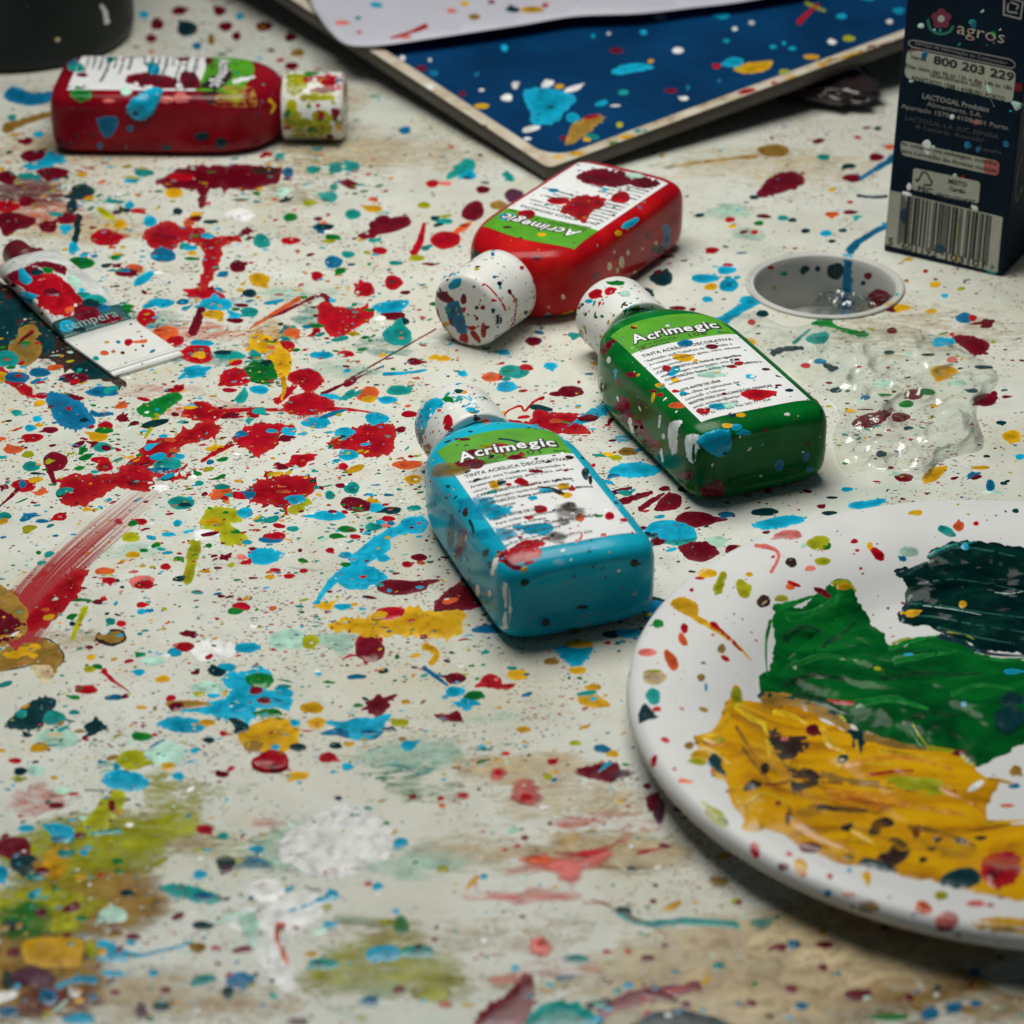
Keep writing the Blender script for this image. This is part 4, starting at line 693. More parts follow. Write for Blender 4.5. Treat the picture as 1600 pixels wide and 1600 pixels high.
splats(TC, '''
G 155 290 55 42; C h1.3 390,370 430,310 500,270 560,265 570,310 540,370 500,420 430,420; K h.3 445 385 25 20; C 535 160 35 32; B 100 110 40 34; T 130 150 44 26; D 390,215 440,180 600,195 680,230 650,270 560,275 470,250 410,240; D 670,200 700,170 760,190 780,300 760,350 660,330 690,270; Q 780,260 850,190 940,180 920,230 860,280 860,340 800,330 a.85; N 850,330 890,260 980,245 1050,260 1070,340 980,355 860,350; L 940 300 60 30 a.6; D 440 85 50 28; D 690 98 40 20; D 160 190 30 12; B 240,420 330,405 350,450 310,510 270,510; B 255 560 14 20; B 410 470 18 16; K 785 510 38 25; K 885 545 30 30; K 600 570 30 14; Y s 16 12 1135,320 1162,350 1145,388; T 310 100 26 24; M 390 275 30 22 a.7; P 300 325 30 10; P 600 320 40 18 a.8; D 820 115 20 22; D 1070 400 20 26; W s 24 14 950,225 1010,210 1060,200; P 680 310 40 30 a.6;
R 1300,200 1360,175 1500,175 1550,200 1540,260 1480,280 1440,230 1340,225; L 1270 200 55 16; L 1320,290 1450,290 1470,320 1340,320; L 1250 355 30 40; L 1410 410 55 35; D 1460,365 1530,375 1545,460 1520,490 1470,430; D 1450 515 20 20; L 1310 480 90 30 a.6 f; K 1290 262 16 25; D 1420 270 60 16; R 1390 350 12 12; L 1300 440 60 30 a.7; O 1525 270 12 30''', 80, 60, .3)
flush(TC, 50); specks_on(TC, pC, 220, .36, 'KDTB', crim, 6)

for (rt, pw), tg_, cds, n_, sd in zip(CAPS, (TB, TG, TR, TC), ('CWMTRNK', 'KTRKLKN', 'KDRTKDY', 'LLYDLRG'), (110, 150, 120, 260), (31, 32, 33, 34)):
    specks_on(tg_, pw, n_, .40 if rt is not crim else .62, cds, rt, sd)
splats(TB, 'C a.8 650,650 662,630 684,622 690,632 674,650 662,672; C 735 640 8 4; R 700 662 8 12; N 668 705 8 12 a.6; T 655 690 6 14 a.7; O 760 660 6 4', 0, 0, 1)
splats(TC, 'L 450,125 470,118 480,135 460,150 448,145; L 455 185 14 16; L 500 200 20 12; R 500,120 535,116 545,135 520,142 505,135; L 470 215 22 8 a.8', 0, 0, 1)
flush(TB, 30); flush(TC, 30)
# ------------------------------------------------------------------ milk carton
CARD = solid('navy_card', (.003, .011, .024), .5, .25, 80, .08, 500, .0002, 0, .1)
CREAM = solid('cream_print', (.40, .41, .34), .5, .08, 300, 0)
DIMINK = solid('pale_ink', (.26, .25, .24), .5, .1, 300, 0)
FAINT = solid('faint_ink', (.07, .075, .08), .5, .1, 300, 0)
MAROON = solid('flower_maroon', (.16, .015, .05), .5); FGREEN = solid('leaf_green_print', (.01, .16, .11), .5); PINKI = solid('pink_print', (.45, .10, .10), .5)
def build_carton():
    BL, BR = G(1380, 392), G(1565, 433); u = (BR-BL); wid = u.length; u.normalize(); nrm = Vector((u.y, -u.x, 0))
    if nrm.y > 0: nrm = -nrm
    up = (Vector((0, 0, 1))+u*.022).normalized(); dep = .046; hgt = .118
    root = empty('milk_carton', BL); tag(root, 'tall navy blue drink carton with barcode and cream print, standing by the hole', 'carton')
    def L(a, b, c=0): return u*a+up*b+nrm*c
    bm = bmesh.new(); vs = []
    for b in (0, hgt):
        for a, c in ((0, 0), (wid, 0), (wid, -dep), (0, -dep)): vs.append(bm.verts.new(L(a, b, c)))
    for f in ((0, 1, 5, 4), (1, 2, 6, 5), (2, 3, 7, 6), (3, 0, 4, 7), (3, 2, 1, 0), (4, 5, 6, 7)): bm.faces.new([vs[k] for k in f])
    bmesh.ops.bevel(bm, geom=list(bm.edges), offset=.0008, segments=3, profile=.5, affect='EDGES')
    bmesh.ops.recalc_face_normals(bm, faces=bm.faces)
    me = bpy.data.meshes.new('carton_body'); bm.to_mesh(me); bm.free(); me.materials.append(CARD); body = link(bpy.data.objects.new('carton_body', me), root)
    # gable fold on top
    V = [L(.001, hgt-.0002, -.001), L(wid-.001, hgt-.0002, -.001), L(wid-.001, hgt-.0002, -dep+.001), L(.001, hgt-.0002, -dep+.001), L(.001, hgt+.016, -dep*.48), L(wid-.001, hgt+.016, -dep*.48), L(wid-.001, hgt+.016, -dep*.52), L(.001, hgt+.016, -dep*.52), L(.001, hgt+.026, -dep*.48), L(wid-.001, hgt+.026, -dep*.48), L(wid-.001, hgt+.026, -dep*.52), L(.001, hgt+.026, -dep*.52)]
    mk('gable_top', V, [(0, 1, 5, 4), (2, 3, 7, 6), (1, 2, 6, 5), (3, 0, 4, 7), (4, 5, 9, 8), (6, 7, 11, 10), (5, 6, 10, 9), (7, 4, 8, 11), (8, 9, 10, 11), (3, 2, 1, 0)], CARD, root, False)
    def uv(px, py):
        d = rdir(px, py); t = (BL-CAM).dot(nrm)/d.dot(nrm); p = CAM+d*t-BL
        b = p.z/up.z; return (p-up*b).dot(u), b
    def fm(lift): return lambda a, b: L(a, b, lift)
    def quad(p4, r=.0012, n=5):
        q = [np.array(uv(*p)) for p in p4]; out = []
        for k in range(4):
            c, a, b = q[k], q[k-1], q[(k+1) % 4]; da = (a-c)/np.linalg.norm(a-c); db = (b-c)/np.linalg.norm(b-c)
            for i in range(n+1):
                t = i/n; p = (1-t)**2*(c+da*r)+2*t*(1-t)*c+t*t*(c+db*r); out.append(tuple(p))
        return out[::-1]
    def panel(name, p4, lift, mat, r=.0012):
        pr = Print(); pr.poly(list(reversed(quad(p4, r))), fm(lift)); return pr.build(name, mat, root)
    def line(pr, s, p0, p1, hpx, lift=.00016, bold=0.0):
        """text whose baseline runs between two photo points"""
        a, b = np.array(uv(*p0)), np.array(uv(*p1)); d = b-a; ln = np.linalg.norm(d); d /= ln; nn = np.array([-d[1], d[0]])
        k = (uv(p0[0], p0[1]-hpx)[1]-uv(*p0)[1])
        pr.text(s, 0, 0, k/.70, lambda X, Y: L(*(a+d*X+nn*Y), lift), width=ln, bold=bold)
    info = panel('service_panel', [(1418, 75), (1588, 111), (1582, 161), (1413, 121)], .00010, CREAM, .0022)
    head = Print()
    oq = quad([(1420, 60), (1586, 93), (1588, 109), (1418, 73)], .0022); iq = quad([(1421, 62), (1585, 95), (1587, 107), (1419.5, 71)], .0020)
    for k in range(len(oq)):
        head.poly([oq[k], oq[k-1], iq[k-1], iq[k]], fm(.00010))
    line(head, 'Serviço de Informação ao Consumidor', (1430, 69), (1574, 101), 5.5)
    head.build('panel_heading', DIMINK, root)
    ik = Print()
    line(ik, '800 203 229', (1458, 99), (1584, 127), 13, bold=.035); line(ik, 'Nº', (1419, 81), (1429, 83), 5, bold=.02); line(ik, 'Verde', (1422, 91), (1447, 96), 6, bold=.02)
    line(ik, 'Dias úteis das 9h às 13h e das 14h às 18h', (1415, 105), (1581, 141), 6.5, bold=.012); line(ik, '(atendimento útil)', (1453, 119), (1533, 137), 6.5, bold=.012); line(ik, 'APARTADO 1588 • 4108-001 PORTO', (1423, 124), (1570, 158), 7, bold=.02)
    ik.build('service_lettering', INK, root); ik = Print()
    line(ik, 'Ao comprar esta embalagem, contribui', (1408, 226), (1557, 258), 6, .00026, bold=.012); line(ik, 'para a proteção das florestas mundiais', (1409, 237), (1558, 270), 6, .00026, bold=.012)
    ik.build('notice_lettering', INK, root); ik = Print()
    line(ik, 'FSC', (1434, 298), (1457, 303), 8, bold=.035); line(ik, 'MISTO', (1482, 286), (1511, 292), 7, bold=.03); line(ik, 'Cartão', (1483, 297), (1509, 302.5), 6, bold=.03); line(ik, 'FSC® C014047', (1464, 307), (1524, 319), 6, bold=.025)
    # tree-and-tick outline mark
    def ribbon(pr, pts, wpx, lift=.00016):
        c = catmull(pts, False, 4); d = np.gradient(c, axis=0); d /= np.linalg.norm(d, axis=1)[:, None]; nr = np.c_[-d[:, 1], d[:, 0]]*wpx/2
        for i in range(len(c)-1): pr.poly([uv(*(c[i]+nr[i])), uv(*(c[i+1]+nr[i+1])), uv(*(c[i+1]-nr[i+1])), uv(*(c[i]-nr[i]))], fm(lift))
    ik.build('certificate_lettering', INK, root); ik = Print()
    ribbon(ik, [(1431, 279), (1434, 283), (1439, 274), (1442, 269), (1448, 270), (1452, 277), (1456, 284), (1454, 289), (1443, 288)], 2.6)
    ik.build('certificate_mark', INK, root)
    pl = Print()
    line(pl, 'LACTOGAL Produtos', (1441, 153), (1545, 175), 8, bold=.03); line(pl, 'Alimentares, S.A.', (1448, 165), (1534, 183), 7, bold=.01); line(pl, 'Apartado 1570 - 4108-001 Porto', (1408, 168), (1575, 203), 7, bold=.01)
    pl.build('address_lettering', DIMINK, root)
    fa = Print()
    line(fa, 'LACTOGAL S.A. SUC. ESPAÑA', (1415, 187), (1560, 217), 7); line(fa, 'A Leiteria, Avenida', (1430, 200), (1535, 222), 7); line(fa, 'España', (1530, 234), (1565, 241), 6)
    fa.build('faint_lettering', FAINT, root)
    ag = Print(); line(ag, 'agros', (1495, 52), (1569, 68), 20, bold=-.005); ag.build('logo_lettering', solid('pastel_print', (.38, .36, .24), .5, .35, 500, 0, stops=[(.4, (.45, .22, .22)), (.5, (.50, .46, .36)), (.6, (.22, .40, .26))]), root)
    fl = Print(); 
    for k in range(5):
        t = -math.pi/2+k*2*math.pi/5; c = (1471+9*math.cos(t), 29+9.5*math.sin(t))
        fl.poly([uv(c[0]+7*math.cos(q*math.pi/8), c[1]+7*math.sin(q*math.pi/8)) for q in range(16)][::-1], fm(.00011+k*.00001))
    fl.build('logo_flower', MAROON, root)
    fc = Print(); fc.poly([uv(1471+5.5*math.cos(q*math.pi/8), 29+5.5*math.sin(q*math.pi/8)) for q in range(16)][::-1], fm(.0002)); fc.build('logo_flower_centre', CREAM, root)
    lf = Print(); ribbon(lf, [(1450, 30), (1453, 43), (1462, 51), (1473, 53), (1484, 49), (1490, 40)], 4.5, .0001); lf.build('logo_leaf_arc', FGREEN, root)
    panel('notice_panel', [(1407, 219), (1562, 252), (1560, 275), (1408, 242)], .00010, CREAM, .0016); panel('notice_panel_end', [(1538, 247.5), (1562, 252.5), (1560, 274.5), (1537, 270)], .00015, PINKI, .0012)
    panel('certificate_panel', [(1427.5, 262), (1532, 284), (1529, 318.5), (1424.5, 296)], .00010, CREAM, .0012)
    panel('barcode_panel', [(1391, 297), (1567, 339), (1558.5, 426), (1383, 382)], .00010, CREAM, .0005)
    # EAN-13 bars
    num = '5601192103101'; Lc = ['0001101', '0011001', '0010011', '0111101', '0100011', '0110001', '0101111', '0111011', '0110111', '0001011']
    par = ['LLLLLL', 'LLGLGG', 'LLGGLG', 'LLGGGL', 'LGLLGG', 'LGGLLG', 'LGGGLL', 'LGLGLG', 'LGLGGL', 'LGGLGL'][int(num[0])]
    inv = lambda s: ''.join('10'[int(c)] for c in s); bits = '101'
    for c, p in zip(num[1:7], par): bits += Lc[int(c)] if p == 'L' else inv(Lc[int(c)])[::-1]
    bits += '01010'+''.join(inv(Lc[int(c)]) for c in num[7:])+'101'
    bars = Print(); i = 0; q00, q10, q01, q11 = (1409, 303), (1550, 337), (1402.5, 377), (1543, 411)
    lerp = lambda A, B, t: (A[0]+(B[0]-A[0])*t, A[1]+(B[1]-A[1])*t)
    while i < 95:
        if bits[i] == '1':
            j = i
            while j < 95 and bits[j] == '1': j += 1
            e = 1.06 if i in (0, 2, 46, 48, 92, 94) else 1.0; a, b = (i-.12)/95, (j+.12)/95
            tl, tr = lerp(q00, q10, a), lerp(q00, q10, b); bl, br = lerp(tl, lerp(q01, q11, a), e), lerp(tr, lerp(q01, q11, b), e)
            bars.poly([uv(*bl), uv(*br), uv(*tr), uv(*tl)], fm(.00016)); i = j
        else: i += 1
    bars.build('barcode_bars', INK, root)
    dg = Print(); line(dg, '5', (1387, 382), (1395, 384), 12, bold=.02); line(dg, '601192', (1408, 388.5), (1464, 402), 11, bold=.02); line(dg, '103101', (1477, 405), (1537, 419.5), 11, bold=.02); line(dg, '>', (1547, 421), (1553, 422.5), 10, bold=.02); dg.build('barcode_digits', INK, root)
    # stamped mark at the upper corner
    sq = Print(); oq = [(1568, -6), (1600, 2), (1596, 31), (1567, 24)]; iq = [(1571, -3), (1597, 3.5), (1593.5, 27.5), (1570, 21.5)]
    for k in range(4): sq.poly([uv(*oq[k]), uv(*iq[k]), uv(*iq[k-1]), uv(*oq[k-1])], fm(.0001))
    ribbon(sq, [(1576, 5), (1575, 17), (1584, 19), (1590, 20)], 3); ribbon(sq, [(1579, 3), (1591, 8), (1588, 15)], 3); sq.build('corner_mark', DIMINK, root)
    # pale curl printed on the side
    sp = Print(); 
    def side(pts, wd):
        c = catmull(pts, False, 5); d = np.gradient(c, axis=0); d /= np.linalg.norm(d, axis=1)[:, None]; nr = np.c_[-d[:, 1], d[:, 0]]*wd/2
        for i in range(len(c)-1):
            sp.V += [L(wid+.0001, q[1], -q[0]) for q in (c[i]-nr[i], c[i+1]-nr[i+1], c[i+1]+nr[i+1], c[i]+nr[i])]; m = len(sp.V); sp.F.append((m-4, m-3, m-2, m-1))
    side([(.006, .060), (.005, .052), (.0045, .046)], .0004); side([(.006, .040), (.004, .036), (.0035, .030), (.006, .024), (.009, .028)], .0004); sp.build('side_print', DIMINK, root)
    M = Matrix.Translation(BL); bv, pw = wbvh([body], M); return root, Target(root, bv, M), pw
carton, TK, pK = build_carton()
TK.order = 300
splats(TK, '''
B 505,560 570,570 550,640 500,650 470,610; T 1040 240 40 30; B 1050 265 34 40; M 480 280 36 26; E s 40 26 1080,830 1110,790 1120,760; Y s 30 26 1060,830 1100,860 1140,880; M 1180,900 1230,920 1260,1000 1230,1060 1280,1160 1240,1090 1190,1000; M 1460,1100 1530,1110 1590,1140 1520,1200 1480,1150; W 818 1270 26 28; M 620 330 20 16; T 690 330 16 20; D 1540 950 40 50 a.8; P 1080 1330 50 30 a.5; B 990 1570 30 30; B 1400 1560 28 28; D 900 330 30 40 a.7; G 1270 370 26 36 a.7; D 420 540 120 20 a.4; C 1455 1207 18 8; M 375 880 26 18''', 1370, 0, .14375)
splats(TK, '''
W 490,110 540,60 580,80 590,150 560,250 520,200; M 610 150 26 30; Y s 24 16 930,220 930,300 925,360; G 620 220 20 24; B 985 115 36 40; B 1405 110 30 30; R 935 470 18 18; W 350 570 26 40; W 270,640 320,620 380,660 360,760 310,720; B 240,840 290,790 350,800 370,900 350,985 270,970 240,900; B 620,1200 720,1190 760,1260 700,1300 630,1280; L s 30 34 905,830 880,1100 860,1380; T 1240 1510 50 40; Y 180 985 22 16; W 790 870 18 20; M 850 450 26 24; Y 865 1350 40 34 a.6; C 230 890 12 26''', 1370, 210, .14375)
flush(TK, 25); specks_on(TK, pK, 90, .3, 'MBWTD', carton, 8)

# ------------------------------------------------------------------ paper plate with paint
FOAM = solid('plate_foam', (.70, .70, .70), .45, .04, 60, .15, 700, .0002)
def build_plate():
    root = empty('paint_plate', (.1226, .5618, 0)); tag(root, 'round white plate used as a palette, holding green and yellow paint', 'plate')
    pr = [(.1, .0), (56, .0), (60, .5), (66, 4.0), (73, 7.4), (80, 9.0), (88, 9.4), (92, 8.9), (94.2, 7.6), (94.8, 7.2), (95.3, 7.5), (95.0, 9.4), (94.0, 10.4), (92.5, 11.0), (88, 11.3), (80, 11.0), (73, 9.7), (66, 6.2), (60, 2.8), (56, 1.9), (40, 1.8), (20, 1.8), (.1, 1.8)]
    V, Fc = revolve(pr, 160, True, True); V = [(x*1e-3, y*1e-3, (z+.05)*1e-3) for x, y, z in V]
    pl = mk('plate_dish', V, Fc, FOAM, root); M = mat_of(root); bv, pw = wbvh([pl], M); return root, pl, Target(root, bv, M), pw, M
plate, dish, TP, pP, MP = build_plate()
def impasto(name, stops, scale, rough=.28, dist=2.2):
    m, nt, nd, lk, bs = newmat(name); co = nd.new('ShaderNodeNewGeometry').outputs['Position']
    mp = nd.new('ShaderNodeMapping'); mp.inputs['Rotation'].default_value = (0, 0, -.35); mp.inputs['Scale'].default_value = (.6, 1.2, 1); lk.new(co, mp.inputs[0])
    n = nnoise(nd, scale, 6, .6, dist); lk.new(mp.outputs[0], n.inputs['Vector']); r = ramp(nd, stops); lk.new(n.outputs[0], r.inputs[0]); lk.new(r.outputs[0], bs.inputs['Base Color'])
    bs.inputs['Roughness'].default_value = rough*.6; bs.inputs['Specular IOR Level'].default_value = .07; n2 = nnoise(nd, scale*3, 4, .5, 1.5); lk.new(mp.outputs[0], n2.inputs['Vector']); bump(nd, lk, bs, n2.outputs[0], .16, .0008); return m
GIMP = impasto('thick_green_paint', [(.3, (.001, .030, .010)), (.5, (.001, .090, .015)), (.7, (.004, .15, .020))], 45, .26)
YIMP = impasto('thick_yellow_paint', [(.28, (.20, .075, .010)), (.40, (.50, .22, .006)), (.52, (.68, .34, .004)), (.72, (.74, .42, .006))], 40, .3)
KIMP = impasto('thick_dark_green_paint', [(.3, (.0005, .008, .010)), (.55, (.0012, .020, .018)), (.75, (.003, .050, .030))], 70, .2)
def dollop(name, pts, ox, oy, sc, mat, hmm, tg, along):
    P = catmull(np.array(pts)*sc+np.array([ox, oy]), True, 5); P = catmull(P, True, 2); P += np.array([(mnoise.noise((p[0]*.05, p[1]*.05, 1.1))*7+mnoise.noise((p[0]*.16, p[1]*.16, 5.1))*4, mnoise.noise((p[0]*.05, p[1]*.05, 8.1))*5+mnoise.noise((p[0]*.16, p[1]*.16, 3.3))*3) for p in P])
    v, tris, d = fill(P, 5.0); V = []
    for p, dd in zip(v, d):
        h = tg.hit(*p)
        if h is None:
            for s in (.9, .8, .7, .6, .4):
                h = tg.hit(*(P.mean(0)+(p-P.mean(0))*s))
                if h: break
        k = min(dd/46, 1); e = .16*min(1, dd/5)+.84*k*k*(3-2*k); X = p[0]*math.cos(along)+p[1]*math.sin(along)*1.6; Y = -p[0]*math.sin(along)+p[1]*math.cos(along)*1.6
        wob = mnoise.noise((X*.012, Y*.030, 1.7))*.5+mnoise.noise((X*.035, Y*.06, 4.1))*.28+mnoise.noise((X*.09, Y*.13, 7.7))*.08
        z = hmm*1e-3*e*(.60+.62*wob)+.00003
        n = h[1] if h[1].z > 0 else -h[1]; V.append(tg.Mi @ (h[0]+n*max(z, .00003+.0002*e)))
    return mk(name, V, tris, mat, tg.root)
gz = [(510, 1590), (505, 1500), (540, 1440), (560, 1340), (550, 1240), (600, 1190), (680, 1195), (740, 1140), (790, 1100), (850, 1090), (880, 1110), (920, 1190), (960, 1260), (1010, 1300), (1050, 1370), (1120, 1350), (1200, 1320), (1330, 1330), (1370, 1360), (1420, 1400), (1480, 1420), (1600, 1420), (1760, 1440), (1800, 1580), (1700, 1720), (1600, 1765), (1500, 1815), (1400, 1862), (1360, 1830), (1300, 1812), (1200, 1808), (1150, 1800), (1080, 1775), (960, 1752), (900, 1700), (820, 1660), (740, 1630), (640, 1612), (560, 1610)]
yz = [(390, 190), (415, 205), (425, 245), (500, 255), (620, 262), (700, 300), (760, 330), (860, 380), (940, 390), (1060, 430), (1190, 440), (1215, 425), (1300, 440), (1380, 520), (1440, 570), (1500, 580), (1500, 610), (1470, 650), (1450, 750), (1600, 770), (1800, 800), (1820, 1000), (1700, 1080), (1600, 1090), (1500, 1070), (1370, 1040), (1200, 1000), (1060, 970), (930, 940), (850, 940), (760, 900), (680, 860), (600, 810), (520, 790), (470, 790), (430, 740), (370, 670), (370, 600), (300, 560), (290, 490), (230, 440), (230, 400), (290, 380), (340, 310), (340, 260), (385, 240)]
kz = [(1065, 1040), (1090, 1070), (1110, 1130), (1100, 1180), (1080, 1230), (1110, 1270), (1180, 1270), (1260, 1310), (1350, 1340), (1450, 1380), (1600, 1390), (1850, 1420), (1850, 960), (1600, 950), (1500, 930), (1380, 920), (1280, 930), (1200, 970), (1190, 1010), (1140, 1040), (1100, 1030)]
yd = dollop('yellow_paint_dollop', yz, 1000, 1000, Z, YIMP, 2.0, TP, .35); yd['label'] = 'streaky yellow ochre paint'
gd = dollop('green_paint_dollop', gz, 1000, 500, Z, GIMP, 2.6, TP, .25); gd['label'] = 'thick mid green paint'
kd = dollop('dark_green_paint_dollop', kz, 1000, 500, Z, KIMP, 2.6, TP, .12); kd['label'] = 'dark green brushed paint'
bv2, _ = wbvh([dish, yd, gd, kd], MP); TP.bvh = bv2
splats(TP, '''
Y 130,1170 180,1155 235,1180 245,1220 230,1245 180,1225 140,1200; Y s 28 6 225,1235 300,1280 400,1350 462,1418; R s 34 10 293,1265 350,1310 425,1378; L 745 930 48 32; G 775 940 20 20; L 760 1005 32 18; R 990 975 36 20 -40; Y 958 942 14 16; R 893 922 16 10; R 905 960 10 6; Q 630 1010 24 21; E 630 1010 18 15; Q 515 1172 28 27; E 515 1171 21 20; L s 44 30 318,1135 335,1095 350,1055; L 430 1120 28 42 20; Y 280 1055 40 20; R 250 1075 22 7; T 1278 880 42 18 -25; O 1328 860 24 20; M 1328 860 14 10;
P s 20 14 480,940 550,950 578,985 545,1052 a.85; P 620 895 60 20 a.6; R 1400 848 12 10; Y 1150 803 28 12; K 1565 795 14 10; M 1120 965 40 24; B 1095 995 16 12; R 640 1100 32 9 -20; O 625 1112 20 12; D 760 1135 42 13 -28; P 710 1035 22 12; G 75 1265 25 18; R 185 1285 16 22; O 130 1418 24 46 30; R 355 1410 20 11 -30; O 178 1332 16 30 25; P 30 1385 42 16; E 60 1490 52 30 a.8; L 55 1465 36 9; R 920 1035 8 6; N 255 1490 18 16 a.7; B 275 1530 6 18; M 680 940 14 10; L 590 1160 30 14 a.6; Y 455 1060 16 10; R 215 1125 10 8; N 340 1370 18 20 a.6''', 1000, 500, Z)
splats(TP, '''
T 55 235 30 36; K 0,290 25,265 60,310 80,320 30,335 -5,345; R 70 288 20 11; N 265 290 22 9 -20; N 205 440 20 16 a.8; R 105 417 20 11 -20; R 58 505 13 28 -20; L 320 735 58 26 -38; G 345 755 30 14 -38; R 480 875 20 36 10; R 620 893 16 9; Y 670 945 28 36 20; D 598 945 24 18 a.6; R 790 985 14 12; B 782 1055 16 16; O 1180 1115 36 28 -30; L 1255 1065 30 18; Y 945 990 18 30; P 1280 1170 50 40 a.5; D 1270 1200 38 16 a.6; N 950 1110 42 30 a.5; Y 1390,1175 1480,1155 1600,1160 1700,1170 1700,1225 1500,1218 1420,1212; N a.8 1400,1190 1500,1185 1700,1190 1700,1230 1480,1225; L 250 505 32 18; O 190 590 34 8; O 870 1060 30 8 a.6; P 1400 1098 40 14 a.7; R 1460 1105 16 8; N 1565 545 26 22; B 1560 610 26 9; C 872 960 10 10; O 1530 690 30 8 a.7; R 300 545 9 7''', 1000, 1000, Z)
splats(TP, '''
O a.5 f 640,650 800,600 1050,620 1250,690 1100,730 850,720; N a.55 f 620,740 900,760 1300,800 1550,900 1500,1000 1200,960 900,900 700,850; L 1170 605 130 36 -8 a.75; N s 36 10 760,560 900,590 1080,600 a.6; N s 24 12 430,450 480,520 540,590 a.5; Q 535,400 550,375 580,380 600,420 640,395 690,400 700,450 650,480 640,540 720,540 755,580 730,610 670,630 640,655 630,610 635,560 600,520 560,460; P 600 415 22 12 a.7; K 285,500 310,470 350,480 340,520 365,570 320,550; Q 430,620 470,580 510,605 450,630; D s 10 8 520,600 570,600 620,590; Q 500,525 530,510 540,545 510,560; Q 700,695 760,685 940,705 920,720 800,712;
Q 950,810 980,750 1040,740 1060,770 1010,785 985,815; Q 1040,830 1090,830 1125,880 1090,925 1040,945 985,905 1040,875; K 915,920 960,910 1060,945 1050,968 930,942; K 1250,1005 1300,960 1380,950 1420,980 1400,1020 1320,1035; R h.9 1420,930 1470,890 1550,880 1590,930 1570,1000 1500,1030 1430,1000; D 1470 985 30 24; Q 865 783 30 16 a.8; D 710 865 46 24; K 760,300 820,300 860,360 930,380 940,420 915,470 885,440 880,400 820,350; L s 14 6 800,310 840,320 855,340; D 720 375 30 24 a.7; N 700 720 60 20 a.4; R s 14 8 960,560 1060,548 1140,545; D 1330 470 34 13; R 1110 490 14 9; R 750,245 800,248 895,258 880,272 790,262; K 845 495 24 20 30; Q 1335 835 24 14; Q 1180 915 18 12; Q 1240 830 20 9; Q 1420 825 26 9; D 1305 635 16 12; W 1400 608 40 14 35; K 1540 330 80 80 a.9 f; D 575 680 12 10; C 1350 268 12 12; L s 8 5 1135,350 1165,400 1195,440; Q 1215 870 20 12 a.8; D 1150 800 20 26 a.5; Q 615 745 10 30 a.6; N 870 905 24 16 a.6; L 400 240 24 50 a.6''', 1000, 1000, Z)
splats(TP, '''
C 1355 945 18 14; Y 1345 1185 16 16; Y 1125 1222 40 16; C 1120 1395 22 7; C 1550 1465 34 12; K s 30 20 1090,1250 1110,1200 1130,1150; K 1550 1580 50 30 a.8; L 990 1452 16 8; Y 850 1110 34 16 a.7''', 1000, 500, Z)
splats(TP, '''
Y s 30 8 380,250 360,330 300,400 240,420 a.9; y s 26 8 250,440 320,470 380,520 h.3; Y s 24 6 380,620 430,700 500,770 a.9; Y 250 480 40 22 a.8; L 235 505 34 16 a.8; Y 470 780 50 20 a.9; Y s 20 6 1450,580 1520,590 1560,600 a.7; Y s 26 6 1440,760 1500,760 1600,750 a.8; N s 60 30 520,245 640,255 760,300 870,370 a.75; K s 40 16 500,235 620,245 740,280 a.8; N s 40 16 940,400 1080,440 1200,450 a.7; L s 26 8 1200,450 1320,470 1400,530 a.7'''.replace('y s', 'Y s'), 1000, 1000, Z)
splats(TP, '''
G s 14 6 545,1250 525,1350 530,1480 a.9; G s 30 10 560,1200 640,1180 720,1150 a.9; L s 22 8 800,1100 860,1090 900,1130 a.7; G s 26 8 1040,1370 1120,1340 1240,1315 a.9; L s 16 6 1050,1350 1100,1330 1130,1325 a.6; G s 20 8 1400,1395 1500,1415 1600,1410 a.9; K s 30 12 1075,1060 1120,1045 1180,1020 a.9; K s 24 10 1250,1320 1340,1345 1450,1390 1600,1400 a.85; T s 16 6 1200,985 1290,940 1400,925 a.7''', 1000, 500, Z)
PALS.update(g=(.003, .15, .02), d=(.001, .05, .012), y=(.72, .42, .008), o=(.62, .25, .01), b=(.30, .13, .012), t=(.004, .07, .05))
splats(TP, '''
y s 30 12 400,270 470,330 520,360 540,480 h.5; y s 36 10 760,360 790,430 850,470 820,540 h.5; o s 30 14 860,520 1000,490 1160,500 1300,540 h.4; y s 26 8 420,700 520,640 640,690 h.5; b s 20 8 620,700 650,760 740,800 a.8; o s 40 20 780,640 950,650 1200,700 1400,740 a.8; b s 18 6 760,590 900,600 1050,620 1250,650 a.7; y s 30 10 560,300 640,320 700,350 h.5; y s 24 8 1000,460 1150,480 1280,500 h.4; o s 34 14 640,760 760,830 900,880 a.8; b s 30 10 1120,780 1250,800 1400,860 a.5; y s 22 8 880,790 980,850 h.5; o 320 420 40 26 a.8; y 300 410 40 20 h.4; L 330 420 20 12; b s 16 6 400,360 470,470 530,560 a.7; y s 20 10 900,420 930,500 1050,520 h.4; o s 26 10 1250,620 1350,660 1440,720 h.4''', 1000, 1000, Z)
